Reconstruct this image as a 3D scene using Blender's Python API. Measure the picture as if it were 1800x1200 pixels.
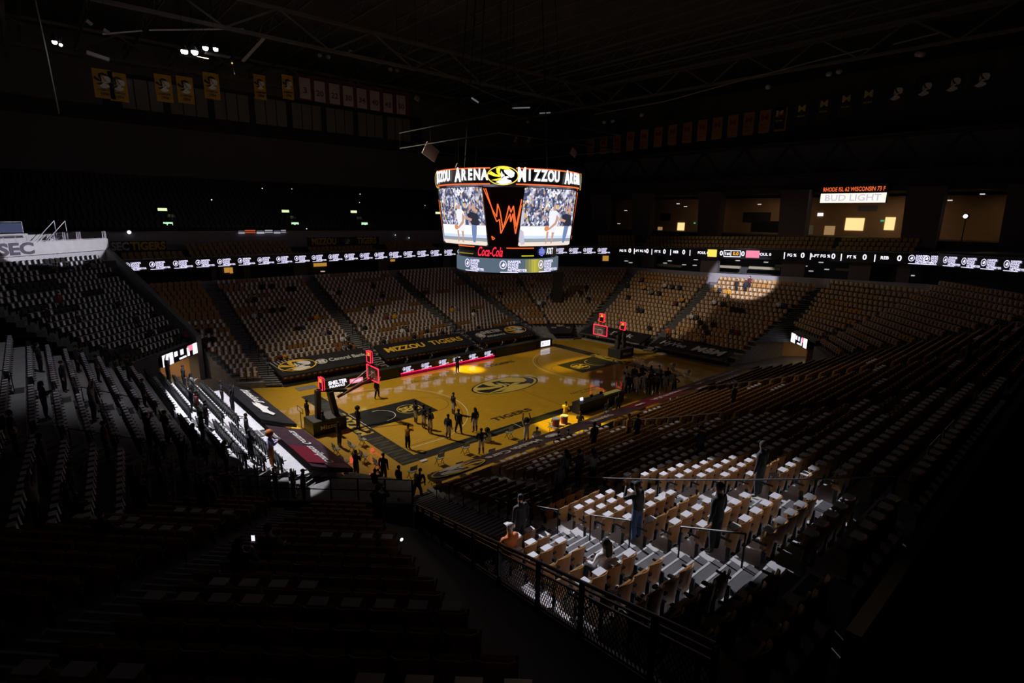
import bpy, bmesh, math, random
from math import sin, cos, pi, radians, atan2, hypot, sqrt
from mathutils import Vector, Matrix
random.seed(11)
S = bpy.context.scene
COL = S.collection
for o in list(bpy.data.objects): bpy.data.objects.remove(o)

# ------------------------------------------------------------ camera, world, exposure, large lights
CAM = Vector((-30.981, -35.734, 14.926)); YAW, PIT, ROL, FPX = 0.84578, 0.225910, 0.016548, 950.2
_f = Vector((cos(YAW)*cos(PIT), sin(YAW)*cos(PIT), -sin(PIT)))
_r = _f.cross(Vector((0, 0, 1))).normalized(); _u = _r.cross(_f)
RT = cos(ROL)*_r + sin(ROL)*_u; UP = -sin(ROL)*_r + cos(ROL)*_u
cd = bpy.data.cameras.new('camera'); cam = bpy.data.objects.new('camera', cd); COL.objects.link(cam)
cd.sensor_width = 36; cd.lens = FPX/1800*36; cd.clip_end = 400; cd.clip_start = .05
cam.matrix_world = Matrix(((RT.x, UP.x, -_f.x, CAM.x), (RT.y, UP.y, -_f.y, CAM.y), (RT.z, UP.z, -_f.z, CAM.z), (0, 0, 0, 1)))
S.camera = cam
W = bpy.data.worlds.new('world'); S.world = W; W.use_nodes = True
W.node_tree.nodes['Background'].inputs[0].default_value = (.5, .48, .55, 1)
W.node_tree.nodes['Background'].inputs[1].default_value = .0009
S.view_settings.view_transform = 'Standard'; S.view_settings.look = 'None'
S.view_settings.exposure = 0; S.view_settings.gamma = 1; S.view_settings.use_curve_mapping = False

def at(u, v, axis='z', val=0.):
    """the real point on the plane axis=val that the photograph shows at pixel u,v"""
    d = RT*((u-900)/FPX) - UP*((v-600)/FPX) + _f
    k = 'xyz'.index(axis); return CAM + d*((val-CAM[k])/d[k])
def pix(p):
    d = Vector(p)-CAM; z = d.dot(_f)
    if z < .1: return (-9e9, -9e9)
    return (900+FPX*d.dot(RT)/z, 600-FPX*d.dot(UP)/z)

def spot(name, loc, tgt, energy, deg, col=(1, 1, 1), blend=.15, radius=.15, sx=1., sy=1., xdir=None):
    l = bpy.data.lights.new(name, 'SPOT'); l.energy = energy; l.spot_size = radians(deg); l.spot_blend = blend
    l.color = col; l.shadow_soft_size = radius
    o = bpy.data.objects.new(name, l); COL.objects.link(o); o.location = loc
    d = (Vector(tgt)-Vector(loc)).normalized(); x = Vector(xdir or (1, .001, 0)); x = (x-d*x.dot(d)).normalized(); y = (-d).cross(x)
    o.rotation_euler = Matrix(((x.x, y.x, -d.x), (x.y, y.y, -d.y), (x.z, y.z, -d.z))).to_euler(); o.scale = (sx, sy, 1)
    return o
BANK = (-19.6, 12.6, 26.6)
WHITE = (.93, .93, 1.)
spot('house_spot_light', BANK, (-1.5, 3, 0), 27500, 80, (1, .87, .64), .65, .35)
spot('house_spot_light', (-29, -3.2, 22.6), (-31, 8, 5), 1100, 86, (.95, .93, 1), .8, .3)
spot('house_spot_light', (10, -2, 31), (6, -24, 4), 500, 95, (1, .92, .75), .9, .3)
spot('house_spot_light', (14, 12, 28), (34, -4, 5), 3600, 58, (1, .80, .54), .9, .3)  # fill added to lift the scoreboard's shadow off the far-end seats
spot('follow_spot_light', (-26.5, 3.5, 24.2), (-22.2, 1.5, 1.2), 36000, 52, WHITE, .04, .1, 1, .30, (0, 1, 0))
spot('follow_spot_light', (-14.5, 14, 27), (-18.4, -28.9, 6.3), 135000, 12.5, WHITE, .08, .12, 1, .64, (1, .10, 0))
spot('follow_spot_light', (-6, -30, 29), (36.4, -3.6, 7.8), 165000, 8.8, WHITE, .3, .1)
spot('follow_spot_light', (-10, 4, 27), (-29.5, 29.6, 12.1), 30000, 19, WHITE, .06, .1, 1.0, .46, (1, 1, 0))
spot('amber_spot_light', (-8, 22, 27), (0.35, 6.2, 0), 170000, 6.0, (1, .80, .0), .9, .1)
spot('amber_spot_light', (12, 24, 27), (10.6, 0.9, 0), 38000, 13, (1, .70, .0), .95, .1, 1.5, .45)
spot('amber_spot_light', (-12, 16, 27), (-2.7, -10.6, 0), 120000, 7.0, (1, .78, .02), .45, .1)
spot('amber_spot_light', (8, 22, 27), (9.5, 7.6, 0), 9000, 9, (1, .6, .0), .8, .1)

# ------------------------------------------------------------ materials
_M = {}
def mat(name, col, rough=.6, metal=0., em=None, es=0., var=0., scale=8., spec=.5, coat=0., alpha=1.):
    if name in _M: return _M[name]
    m = bpy.data.materials.new(name); m.use_nodes = True; nt = m.node_tree; b = nt.nodes['Principled BSDF']
    c = (*col, 1)
    b.inputs['Base Color'].default_value = c; b.inputs['Roughness'].default_value = rough
    b.inputs['Metallic'].default_value = metal; b.inputs['Specular IOR Level'].default_value = spec
    b.inputs['Coat Weight'].default_value = coat; b.inputs['Coat Roughness'].default_value = .12
    if var:
        n = nt.nodes.new('ShaderNodeTexNoise'); n.inputs['Scale'].default_value = scale; n.inputs['Detail'].default_value = 3
        tc = nt.nodes.new('ShaderNodeTexCoord'); nt.links.new(tc.outputs['Object'], n.inputs['Vector'])
        r = nt.nodes.new('ShaderNodeValToRGB'); r.color_ramp.elements[0].position = .3; r.color_ramp.elements[1].position = .7
        r.color_ramp.elements[0].color = (*[x*(1-var) for x in col], 1); r.color_ramp.elements[1].color = (*[min(1, x*(1+var)) for x in col], 1)
        nt.links.new(n.outputs['Fac'], r.inputs['Fac']); nt.links.new(r.outputs['Color'], b.inputs['Base Color'])
    if em: b.inputs['Emission Color'].default_value = (*em, 1); b.inputs['Emission Strength'].default_value = es
    _M[name] = m; return m
def glow(name, col, s):
    if name in _M: return _M[name]
    m = bpy.data.materials.new(name); m.use_nodes = True; nt = m.node_tree; nt.nodes.clear()
    e = nt.nodes.new('ShaderNodeEmission'); e.inputs[0].default_value = (*col, 1); e.inputs[1].default_value = s
    o = nt.nodes.new('ShaderNodeOutputMaterial'); nt.links.new(e.outputs[0], o.inputs[0]); _M[name] = m
    m.cycles.emission_sampling = 'NONE' if s < 6 else 'AUTO'
    return m
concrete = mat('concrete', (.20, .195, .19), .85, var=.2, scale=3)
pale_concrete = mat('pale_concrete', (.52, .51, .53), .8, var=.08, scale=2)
wall_grey = mat('wall_paint_grey', (.30, .28, .33), .8, var=.06, scale=1)
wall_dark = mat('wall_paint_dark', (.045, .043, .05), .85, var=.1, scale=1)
black = mat('black_paint', (.012, .012, .013), .6)
blackmetal = mat('black_metal', (.02, .02, .022), .35, .6)
steel = mat('steel', (.45, .45, .47), .35, .9)
greymetal = mat('grey_metal', (.2, .2, .21), .4, .7)
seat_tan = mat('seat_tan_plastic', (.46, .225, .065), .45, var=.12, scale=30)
seat_near = mat('seat_near_tan', (.30, .145, .045), .45, var=.12, scale=30)  # darker copy of the tan, shade of unlit seat backs in the colour
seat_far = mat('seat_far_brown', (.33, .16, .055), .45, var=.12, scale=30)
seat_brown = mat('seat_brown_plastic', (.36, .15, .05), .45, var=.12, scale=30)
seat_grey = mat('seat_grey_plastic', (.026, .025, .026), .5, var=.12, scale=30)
paper = mat('white_paper', (.80, .79, .86), .6)
cream_paper = mat('cream_paper', (.50, .44, .38), .6)
white = mat('white_paint', (.8, .8, .8), .5)
offwhite = mat('off_white_paint', (.62, .6, .58), .5)
gold = mat('gold_paint', (.75, .46, .04), .5)
palegold = mat('pale_gold_paint', (.62, .52, .16), .4)
cloth_black = mat('black_vinyl', (.012, .011, .014), .45, var=.2, scale=2)
cloth_plum = mat('plum_vinyl', (.035, .016, .024), .45, var=.2, scale=1)
red_vinyl = mat('red_vinyl', (.13, .006, .018), .45, var=.1, scale=1)
tan_wall = mat('tan_wall', (.55, .34, .18), .8, var=.06, scale=1)
led_white = glow('led_white', (.93, .9, 1), 1.4)
led_lav = glow('led_lavender', (.78, .74, 1), 1.35)
led_red = glow('led_red', (1, .018, .045), 3.2)
led_pink = glow('led_pink', (1, .25, .38), 1.1)
led_orange = glow('led_orange', (1, .17, .045), 1.05)
led_amber = glow('led_amber', (1, .42, .05), 1.4)
led_gold = glow('led_gold', (1, .75, .12), 1.1)
led_yellow = glow('led_yellow', (.95, .9, .02), .8)
led_slate = glow('led_slate', (.13, .18, .24), .8)
led_black = mat('led_panel_black', (.008, .008, .012), .3)
warm_light = glow('warm_lit_window', (1, .72, .3), 1.1)

# ------------------------------------------------------------ mesh helpers
class MB:
    def __init__(s): s.v = []; s.f = []
    def add(s, vs, fs):
        n = len(s.v); s.v += [tuple(x) for x in vs]; s.f += [tuple(i+n for i in f) for f in fs]; return s
    def box(s, c, d, rot=None):
        x, y, z = d[0]/2, d[1]/2, d[2]/2; c = Vector(c)
        vs = [Vector((i*x, j*y, k*z)) for k in (-1, 1) for j in (-1, 1) for i in (-1, 1)]
        if rot is not None: vs = [rot @ p for p in vs]
        return s.add([c+p for p in vs], [(0, 2, 3, 1), (4, 5, 7, 6), (0, 1, 5, 4), (2, 6, 7, 3), (0, 4, 6, 2), (1, 3, 7, 5)])
    def bar(s, a, b, w, h=None, n=4):
        a, b = Vector(a), Vector(b); d = (b-a)
        if d.length < 1e-6: return s
        d.normalize(); r = d.cross(Vector((0, 0, 1)))
        if r.length < .01: r = Vector((1, 0, 0))
        r.normalize(); t = r.cross(d); h = h or w; vs = []
        for p in (a, b):
            for i in range(n):
                an = 2*pi*(i+.5)/n; q = 1.0 if n > 4 else sqrt(2)
                vs.append(p + r*cos(an)*w/2*q + t*sin(an)*h/2*q)
        return s.add(vs, [(i, (i+1) % n, n+(i+1) % n, n+i) for i in range(n)]+[tuple(range(n))[::-1], tuple(range(n, 2*n))])
    def path(s, pts, w, n=6):
        for a, b in zip(pts, pts[1:]): s.bar(a, b, w, n=n)
        return s
    def quad(s, a, b, c, d): return s.add([a, b, c, d], [(0, 1, 2, 3)])
    def prism(s, pts, h):
        """extrude a closed list of 3D points by vector h"""
        n = len(pts); h = Vector(h)
        return s.add([Vector(p) for p in pts]+[Vector(p)+h for p in pts], [tuple(range(n))[::-1], tuple(range(n, 2*n))]+[(i, (i+1) % n, n+(i+1) % n, n+i) for i in range(n)])
    def cyl(s, c, r, h, n=16, r2=None):
        r2 = r if r2 is None else r2; c = Vector(c)
        vs = [c+Vector((r*cos(2*pi*i/n), r*sin(2*pi*i/n), 0)) for i in range(n)]+[c+Vector((r2*cos(2*pi*i/n), r2*sin(2*pi*i/n), h)) for i in range(n)]
        return s.add(vs, [tuple(range(n))[::-1], tuple(range(n, 2*n))]+[(i, (i+1) % n, n+(i+1) % n, n+i) for i in range(n)])
    def ball(s, c, r, n=10, m=7, sc=(1, 1, 1)):
        c = Vector(c); vs = [c+Vector((0, 0, r*sc[2]))]; fs = []
        for j in range(1, m):
            for i in range(n):
                a, b = pi*j/m, 2*pi*i/n; vs.append(c+Vector((r*sin(a)*cos(b)*sc[0], r*sin(a)*sin(b)*sc[1], r*cos(a)*sc[2])))
        vs.append(c-Vector((0, 0, r*sc[2])))
        for i in range(n): fs.append((0, 1+i, 1+(i+1) % n)); fs.append((len(vs)-1, 1+(m-2)*n+(i+1) % n, 1+(m-2)*n+i))
        for j in range(m-2):
            for i in range(n): fs.append((1+j*n+i, 1+(j+1)*n+i, 1+(j+1)*n+(i+1) % n, 1+j*n+(i+1) % n))
        return s.add(vs, fs)
    def mesh(s, name, m):
        me = bpy.data.meshes.new(name); me.from_pydata(s.v, [], s.f)
        me.materials.append(m); me.update(); return me
    def build(s, name, m, parent=None, label=None, cat=None, group=None, kind=None, smooth=False):
        return link(name, s.mesh(name, m), parent, label, cat, group, kind, smooth=smooth)
def tag(o, label=None, cat=None, group=None, kind=None):
    if label: o['label'] = label
    if cat: o['category'] = cat
    if group: o['group'] = group
    if kind: o['kind'] = kind
    return o
def link(name, me, parent=None, label=None, cat=None, group=None, kind=None, loc=None, rz=0, smooth=False):
    o = bpy.data.objects.new(name, me); COL.objects.link(o)
    if smooth: me.shade_smooth()
    if parent: o.parent = parent
    if loc is not None: o.location = loc
    if rz: o.rotation_euler.z = rz
    return tag(o, label, cat, group, kind)
def thing(name, label, cat, loc=(0, 0, 0), rz=0., group=None):
    o = bpy.data.objects.new(name, None); COL.objects.link(o); o.location = loc; o.rotation_euler = (0, 0, rz)
    o.empty_display_size = .2
    return tag(o, label, cat, group)
def dup(root, loc, rz, label=None, group=None, mats=None):
    r = root.copy(); COL.objects.link(r); r.location = loc; r.rotation_euler = (0, 0, rz)
    if label: r['label'] = label
    if group: r['group'] = group
    elif 'group' in r: del r['group']
    for ch in root.children:
        c = ch.copy(); COL.objects.link(c); c.parent = r
        for g in ch.children:
            d = g.copy(); COL.objects.link(d); d.parent = c
    return r
_T = {}
def textmesh(s, m, bold=.0, ext=.004, shear=0., space=1., key=None):
    """lettering 1 unit high, centred on its middle, lying in the XY plane"""
    k = (s, m.name, bold, ext, shear, space)
    if k in _T: return _T[k]
    cu = bpy.data.curves.new('text', 'FONT'); cu.body = s; cu.size = 1.38; cu.align_x = 'CENTER'; cu.align_y = 'CENTER'
    cu.offset = bold; cu.extrude = ext; cu.shear = shear; cu.space_character = space; cu.resolution_u = 3
    t = bpy.data.objects.new('tmp', cu); COL.objects.link(t)
    dg = bpy.context.evaluated_depsgraph_get(); me = bpy.data.meshes.new_from_object(t.evaluated_get(dg))
    bpy.data.objects.remove(t); bpy.data.curves.remove(cu); me.materials.clear(); me.materials.append(m)
    xs = [v.co.x for v in me.vertices]; me['w'] = (max(xs)-min(xs)) if xs else 1
    _T[k] = me; return me
def basis(o, ex, ey, sx=1., sy=None):
    """matrix at point o with x along ex, y along ey (made square), lengths sx, sy"""
    ex = Vector(ex).normalized(); ey = Vector(ey); ey = (ey-ex*ey.dot(ex)).normalized(); ez = ex.cross(ey); sy = sx if sy is None else sy; o = Vector(o)
    return Matrix(((ex.x*sx, ey.x*sy, ez.x*min(sx, 1), o.x), (ex.y*sx, ey.y*sy, ez.y*min(sx, 1), o.y), (ex.z*sx, ey.z*sy, ez.z*min(sx, 1), o.z), (0, 0, 0, 1)))
def lettering(s, m, o, ex, ey, h, parent, width=None, bold=.02, shear=0., name='lettering', space=1.):
    me = textmesh(s, m, bold, .004, shear, space); ob = link(name, me, parent)
    sx = h if width is None else width/me['w']
    ob.matrix_local = basis(o, ex, ey, sx, h); return ob

# tiger badge, drawn in a 2 x 1.3 oval; polygons (x,y) in [-1,1]
def oval(n, rx, ry, y0=0.): return [(rx*cos(2*pi*i/n), y0+ry*sin(2*pi*i/n)) for i in range(n)]
T_GOLD = [[(-.93, .10), (-.55, -.05), (-.2, -.1), (-.12, .0), (-.45, .1), (-.75, .28)], [(-.42, .48), (-.15, .5), (-.2, .2), (-.05, .05), (-.22, 0), (-.4, .2)],
          [(-.35, .52), (0, .6), (.35, .52), (.58, .34), (.3, .38), (-.05, .42)], [(-.75, -.3), (-.35, -.2), (-.1, -.12), (-.05, -.25), (-.4, -.34)]]
T_WHITE = [[(.05, .36), (.35, .38), (.62, .32), (.74, .18), (.68, -.06), (.5, -.14), (.36, -.02), (.22, .1), (.1, .22)],
           [(-.45, -.42), (-.2, -.3), (.02, -.12), (.14, -.08), (.3, -.24), (.52, -.3), (.56, -.42), (.25, -.53), (-.1, -.56)],
           [(-.1, .32), (.0, .1), (-.02, -.1), (-.12, -.12), (-.12, .1)], [(.04, .14), (.12, -.02), (.06, -.1), (.02, 0)], [(.1, -.06), (.3, -.02), (.42, -.12), (.3, -.16), (.16, -.14)]]
def badge(o, ex, ey, w, parent, ring, field, gold_m, white_m, h=None, name='tiger_emblem', lift=.006, back=True):
    h = h or w*.62
    def lay(polys, m, z, nm):
        mb = MB()
        for p in polys: mb.prism([(x*.5, y*.5/.62, z) for x, y in p], (0, 0, .004))
        return mb.build(nm, m, root)
    mb = MB(); n = 40
    A, B = oval(n, .5, .5), oval(n, .465, .455)
    for i in range(n):
        j = (i+1) % n
        mb.add([(*A[i], lift), (*A[j], lift), (*B[j], lift), (*B[i], lift), (*A[i], lift+.005), (*A[j], lift+.005), (*B[j], lift+.005), (*B[i], lift+.005)],
               [(4, 5, 6, 7), (0, 3, 2, 1), (0, 1, 5, 4), (3, 7, 6, 2)])
    root = mb.build(name, ring, parent); root.matrix_local = basis(o, ex, ey, w, h)
    if field: MB().prism([(x, y, lift-.002) for x, y in oval(n, .465, .455)], (0, 0, .004)).build('badge_field', field, root)
    lay(T_GOLD, gold_m, lift+.003, 'gold_stripes'); lay(T_WHITE, white_m, lift+.004, 'tiger_face')
    return root
# ------------------------------------------------------------ floor and court
floor = MB().box((0, 0, -.12), (110, 100, .2)).build('floor', concrete, kind='structure')
def wood_mat():
    m = mat('court_maple', (.6, .3, .02), .5, spec=.5, coat=.55); nt = m.node_tree; b = nt.nodes['Principled BSDF']
    tc = nt.nodes.new('ShaderNodeTexCoord'); mp = nt.nodes.new('ShaderNodeMapping'); mp.inputs['Scale'].default_value = (1.2, 16, 1)
    n = nt.nodes.new('ShaderNodeTexNoise'); n.inputs['Scale'].default_value = 1.0; n.inputs['Detail'].default_value = 4
    r = nt.nodes.new('ShaderNodeValToRGB'); e = r.color_ramp.elements
    e[0].position = .35; e[1].position = .68; e[0].color = (.50, .275, .010, 1); e[1].color = (.66, .385, .018, 1)
    nt.links.new(tc.outputs['Object'], mp.inputs['Vector']); nt.links.new(mp.outputs[0], n.inputs['Vector'])
    nt.links.new(n.outputs['Fac'], r.inputs['Fac']); nt.links.new(r.outputs['Color'], b.inputs['Base Color'])
    b.inputs['Coat Roughness'].default_value = .045; b.inputs['Coat Weight'].default_value = .9
    return m
wood = wood_mat()
court = MB().prism([(-19.0, -12.2, 0), (22.6, -12.2, 0), (22.6, 8.2, 0), (18.4, 12.0, 0), (-16.0, 12.0, 0), (-19.0, 13.5, 0)], (0, 0, -.02)).build('basketball_court', wood, label='amber hardwood basketball court in the middle of the arena', cat='court')
paintb = mat('court_black_paint', (.006, .007, .006), .5, coat=.5)
paintw = mat('court_white_line', (.85, .8, .7), .5, coat=.4)
paintd = mat('court_dark_line', (.10, .03, .004), .5, coat=.4)
paintg = mat('court_gold_paint', (.62, .46, .08), .5, coat=.4)
paintt = mat('court_lettering_black', (.03, .02, .01), .5, coat=.4)
ft = .3048; ZL = .004
def strip(pts, w, z=ZL, mb=None):
    mb = mb or MB(); n = len(pts); L = []
    for i, p in enumerate(pts):
        a = Vector(pts[max(i-1, 0)]); b = Vector(pts[min(i+1, n-1)]); d = (b-a).normalized(); nn = Vector((-d.y, d.x)); p = Vector(p)
        L.append((p+nn*w/2, p-nn*w/2))
    for (a, b), (c, d) in zip(L, L[1:]): mb.quad((*b, z), (*d, z), (*c, z), (*a, z))
    return mb
def flat(x0, y0, x1, y1, z, mb=None): return (mb or MB()).quad((x0, y0, z), (x1, y0, z), (x1, y1, z), (x0, y1, z))
B0, B1, SD0, SD1 = 47*ft, 15.65, 25*ft, 8.55
flat(-B1, -SD1, -B0, -3.2, .002).build('apron_paint', paintb, court); flat(-B1, 3.2, -B0, 8.1, .002).build('apron_paint', paintb, court)
flat(B0, -SD1, B1, -3.2, .002).build('apron_paint', paintb, court); flat(B0, 3.2, B1, 8.1, .002).build('apron_paint', paintb, court)
flat(-B1, -3.2, -B0, 3.2, .002).build('apron_paint', paintb, court); flat(B0, -3.2, B1, 3.2, .002).build('apron_paint', paintb, court)
flat(-B0, -SD1, B0, -SD0, .002).build('sideline_band', paintb, court)
stripe_green = mat('stripe_olive_paint', (.075, .085, .05), .5, coat=.4)
for s in (-1, 1):
    mb = MB()
    for (y0, y1) in ((-8.4, -3.4), (3.4, 8.0)):
        n = 11
        for i in range(n):
            y = y0+(y1-y0)*(i+.2)/n; h = (y1-y0)/n*.42
            if i % 2: mb.prism([(s*15.6, y, .003), (s*15.0, y+h*.8, .003), (s*14.4, y+h*.5, .003), (s*15.0, y+h*.1, .003)], (0, 0, .001)); mb.prism([(s*15.6, y+h, .003), (s*14.5, y+h*1.9, .003), (s*15.0, y+h*1.1, .003)], (0, 0, .001))
            else: mb.prism([(s*15.6, y, .003), (s*15.6, y+h, .003), (s*14.5, y+h*.9, .003)], (0, 0, .001)); mb.prism([(s*14.4, y-h*.3, .003), (s*14.4, y+h*.6, .003), (s*15.4, y+h*.1, .003)], (0, 0, .001))
    mb.build('tiger_stripes', stripe_green, court, kind='stuff')
mb = MB()
for i in range(3): mb.prism([(-13+i*.6, -8.35, .003), (-11.5+i*3, -8.0+.1*i, .003), (-12.5+i*3, -8.1, .003)], (0, 0, .001))
mb.build('tiger_stripes', stripe_green, court, kind='stuff')
for s in (-1, 1):
    flat(min(s*B0, s*28*ft), -6*ft, max(s*B0, s*28*ft), 6*ft, .003).build('lane_paint', paintb, court)
    hx = s*41.75*ft
    arc = [(hx - s*cos(a)*4*ft, sin(a)*4*ft) for a in [pi*(i/24-.5) for i in range(25)]]
    strip(arc, .05).build('court_line', paintw, court)
    arc = [(s*28*ft - s*cos(a)*6*ft, sin(a)*6*ft) for a in [pi*(i/24-.5) for i in range(25)]]
    strip(arc, .045).build('court_line', paintd, court)
    R = 22.146*ft; y3 = 21.67*ft; a0 = math.asin(y3/R)
    pts = [(s*B0, -y3)]+[(hx-s*cos(a)*R, sin(a)*R) for a in [a0*(i/20-1) for i in range(41)]]+[(s*B0, y3)]
    strip(pts, .05).build('three_point_line', paintw, court)
    R = 20.75*ft; y3 = 20.5*ft; a0 = math.asin(y3/R)
    pts = [(s*B0, -y3)]+[(hx-s*cos(a)*R, sin(a)*R) for a in [a0*(i/20-1) for i in range(41)]]+[(s*B0, y3)]
    strip(pts, .045).build('three_point_line', paintd, court)
    strip([(s*(B0+.03), -6.0*ft), (s*(B0+.03), 6*ft)], .05, .005).build('court_line', paintw, court)
    strip([(s*19*ft, -25*ft+.1), (s*19*ft, -25*ft-.9)], .05, .005).build('court_line', paintw, court)
    o = (s*33.2*ft, -.05, ZL)
    r = MB(); n = 40
    for i in range(n):
        a, b = 2*pi*i/n, 2*pi*(i+1)/n
        r.quad((o[0]+.93*cos(a), o[1]+.93*sin(a), ZL), (o[0]+cos(a), o[1]+sin(a), ZL), (o[0]+cos(b), o[1]+sin(b), ZL), (o[0]+.93*cos(b), o[1]+.93*sin(b), ZL))
    r.build('conference_roundel', paintg, court)
    lettering('SEC', paintg, o, (1, 0, 0), (0, 1, 0), .95, court, width=1.55, bold=.06)
    lettering('MIZZOU', paintg, (s*14.98, -.15, .005), (0, -s, 0), (s, 0, 0), .95, court, width=5.2, bold=.05)
strip([(0, -SD0), (0, SD0)], .05, .003).build('centre_line', paintd, court)
lettering('TIGERS', paintt, (-4.6, -6.15, ZL), (1, 0, 0), (0, 1, 0), .62, court, width=3.9, bold=.05)
lettering('TIGERS', paintt, (4.35, 5.75, ZL), (1, 0, 0), (0, 1, 0), .62, court, width=3.5, bold=.05)
for px, py in ((4.5, -5.65), (-4.6, 5.75)):
    lettering('Norm Stewart', paintt, (px, py+.12, ZL), (1, 0, 0), (0, 1, 0), .42, court, width=3.8, bold=.0, shear=.4)
    lettering('COURT', paintt, (px, py-.35, ZL), (1, 0, 0), (0, 1, 0), .2, court, width=1.8)
o = badge((0, 0, .0), (1, 0, 0), (0, 1, 0), 7.3, court, paintb, None, paintg, paintg, h=3.9, lift=.001)
for ch in o.children: ch.location.z = .001
mbr = MB(); A, B = oval(48, 3.47, 1.84), oval(48, 3.2, 1.62)
for i in range(48):
    j = (i+1) % 48; mbr.quad((*A[i], .0062), (*A[j], .0062), (*B[j], .0062), (*B[i], .0062))
MB().prism([(x, y, .0035) for x, y in oval(48, 3.6, 1.93)], (0, 0, .001)).build('emblem_field', paintb, court)
mbr.build('emblem_ring', paintg, court)

# ------------------------------------------------------------ seating bowl
ROWS = []      # every seat place: (x, y, z, facing angle, block, row, index, of n)
def lerp(a, b, t): return Vector(a).lerp(Vector(b), t)
class Block: pass
SKIP = {'F1': (1, 2, 3), 'F2': (1, 2, 3), 'F3': (1, 2, 3), 'F4': (0, 1, 2, 3), 'F5': (0, 1, 2, 3), 'R1': (1, 2), 'R2': (1, 2), 'L1': (0, 1, 2), 'L2': (0, 1, 2), 'N1': (0, 1), 'N2': (0, 1), 'N3': (0, 1), 'N4': (0, 1)}
BLK = {}
def block(name, FL, FR, BL, BR, z0, z1, n, pitch=.53, skirt=True, m=None, kz=.25, first=0, back=0.):
    """one bank of rows; left/right as seen from the court"""
    b = Block(); b.n = n; b.name = name; BLK[name] = b
    def g(t): return (t + kz*t*t)/(1+kz)
    FL, FR, BL, BR = [Vector((*p, 0)) for p in (FL, FR, BL, BR)]
    b.L = lambda t: FL.lerp(BL, t)
    b.R = lambda t: FR.lerp(BR, t)
    b.z = lambda k: z0 + (z1-z0)*g(k/(n-1))
    mb = MB(); c = ((FL+FR+BL+BR)/4)
    prev = 0. if skirt else z0-.3
    for k in range(n):
        t0, t1 = k/n, (k+1)/n; z = b.z(k)
        a, d, e, f = b.L(t0), b.R(t0), b.L(t1), b.R(t1)
        pz = prev
        mb.quad((a.x, a.y, pz), (d.x, d.y, pz), (d.x, d.y, z), (a.x, a.y, z)); mb.quad((a.x, a.y, z), (d.x, d.y, z), (f.x, f.y, z), (e.x, e.y, z))
        lo = 0 if skirt else z-.5
        mb.quad((a.x, a.y, lo), (a.x, a.y, z), (e.x, e.y, z), (e.x, e.y, lo)); mb.quad((d.x, d.y, lo), (f.x, f.y, lo), (f.x, f.y, z), (d.x, d.y, z))
        prev = z
    mb.build('seating_terrace', m or concrete, kind='structure')
    for k in range(first, n):
        if k in SKIP.get(name, ()): continue
        z = b.z(k); t = (k+.72)/n; a, d = b.L(t), b.R(t); w = (d-a).length; dr = (d-a).normalized()
        m_ = int((w-.12)/pitch)
        if m_ < 1: continue
        ang = atan2(dr.y, dr.x)        # seat local +x; local -y must look to the court
        nrm = Vector((sin(ang), -cos(ang), 0)); ctr = (FL+FR)/2-(BL+BR)/2
        if nrm.dot(ctr) < 0: ang += pi
        off = (w-m_*pitch)/2
        for i in range(m_):
            p = a + dr*(off+pitch*(i+.5)); ROWS.append((p.x, p.y, z, ang, name, k, i, m_))
    return b
def steps(A0, A1, B0_, B1_, z0, z1, n, kz=.25, m=None, lo=0.):
    """aisle stair between two banks"""
    mb = MB(); A0, A1, B0_, B1_ = [Vector((*p, 0)) for p in (A0, A1, B0_, B1_)]; N = n*2; tr = MB()
    for k in range(N):
        t0, t1 = k/N, (k+1)/N; tz = (k*.5)/(n-1); z = z0+(z1-z0)*(tz+kz*tz*tz)/(1+kz)-.02; zp = z-.17
        a, d, e, f = A0.lerp(A1, t0), B0_.lerp(B1_, t0), A0.lerp(A1, t1), B0_.lerp(B1_, t1)
        mb.quad((a.x, a.y, zp), (d.x, d.y, zp), (d.x, d.y, z), (a.x, a.y, z)); mb.quad((a.x, a.y, z), (d.x, d.y, z), (f.x, f.y, z), (e.x, e.y, z))
        nn = (e-a).normalized()*.05; tr.quad((a.x, a.y, z+.004), (d.x, d.y, z+.004), (d.x+nn.x, d.y+nn.y, z+.004), (a.x+nn.x, a.y+nn.y, z+.004))
    st = mb.build('aisle_steps', m or step_dark, kind='structure'); tr.build('step_nosing', pale_concrete, st, kind='stuff'); return st
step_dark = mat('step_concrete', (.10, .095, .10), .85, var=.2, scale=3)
FY, BY = 11.7, 29.6
block('F0', (-18.9, 13.4), (-17.1, 12.4), (-22.6, 29.2), (-17.6, 29.4), .5, 7.0, 22)
block('F1', (-15.9, FY), (-7.0, FY), (-16.5, BY-.3), (-6.8, BY), .1, 6.9, 24)
block('F2', (-5.7, FY), (5.3, FY), (-5.7, BY), (4.6, BY-.2), .1, 6.9, 24)
block('F3', (6.3, FY), (15.0, FY-.1), (5.8, BY-.3), (13.9, BY-.9), .1, 6.9, 24)
block('F4', (16.1, 11.2), (17.5, 9.9), (15.2, 28.4), (22.4, 24.8), .1, 6.9, 24)
block('F5', (17.5, 9.9), (18.9, 8.9), (22.4, 24.8), (34.4, 12.4), .1, 6.9, 23)
block('R1', (20.1, 8.6), (21.0, -.1), (34.4, 11.2), (35.2, 0.1), .1, 6.9, 19)
block('R2', (21.4, -1.0), (21.6, -9.8), (35.4, -1.0), (37.4, -12.2), .1, 7.1, 19)
block('R3', (31.6, -11.4), (26.6, -16.4), (38.6, -12.8), (37.2, -23.4), 3.4, 7.6, 11, skirt=False)
block('R4', (25.8, -16.6), (21.5, -19.6), (37.2, -23.4), (27.0, -33.6), 3.0, 8.6, 15)
block('L0', (-27.0, 11.6), (-22.0, 11.6), (-27.1, 12.7), (-22.0, 12.7), 3.0, 3.2, 2) if False else None
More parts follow.
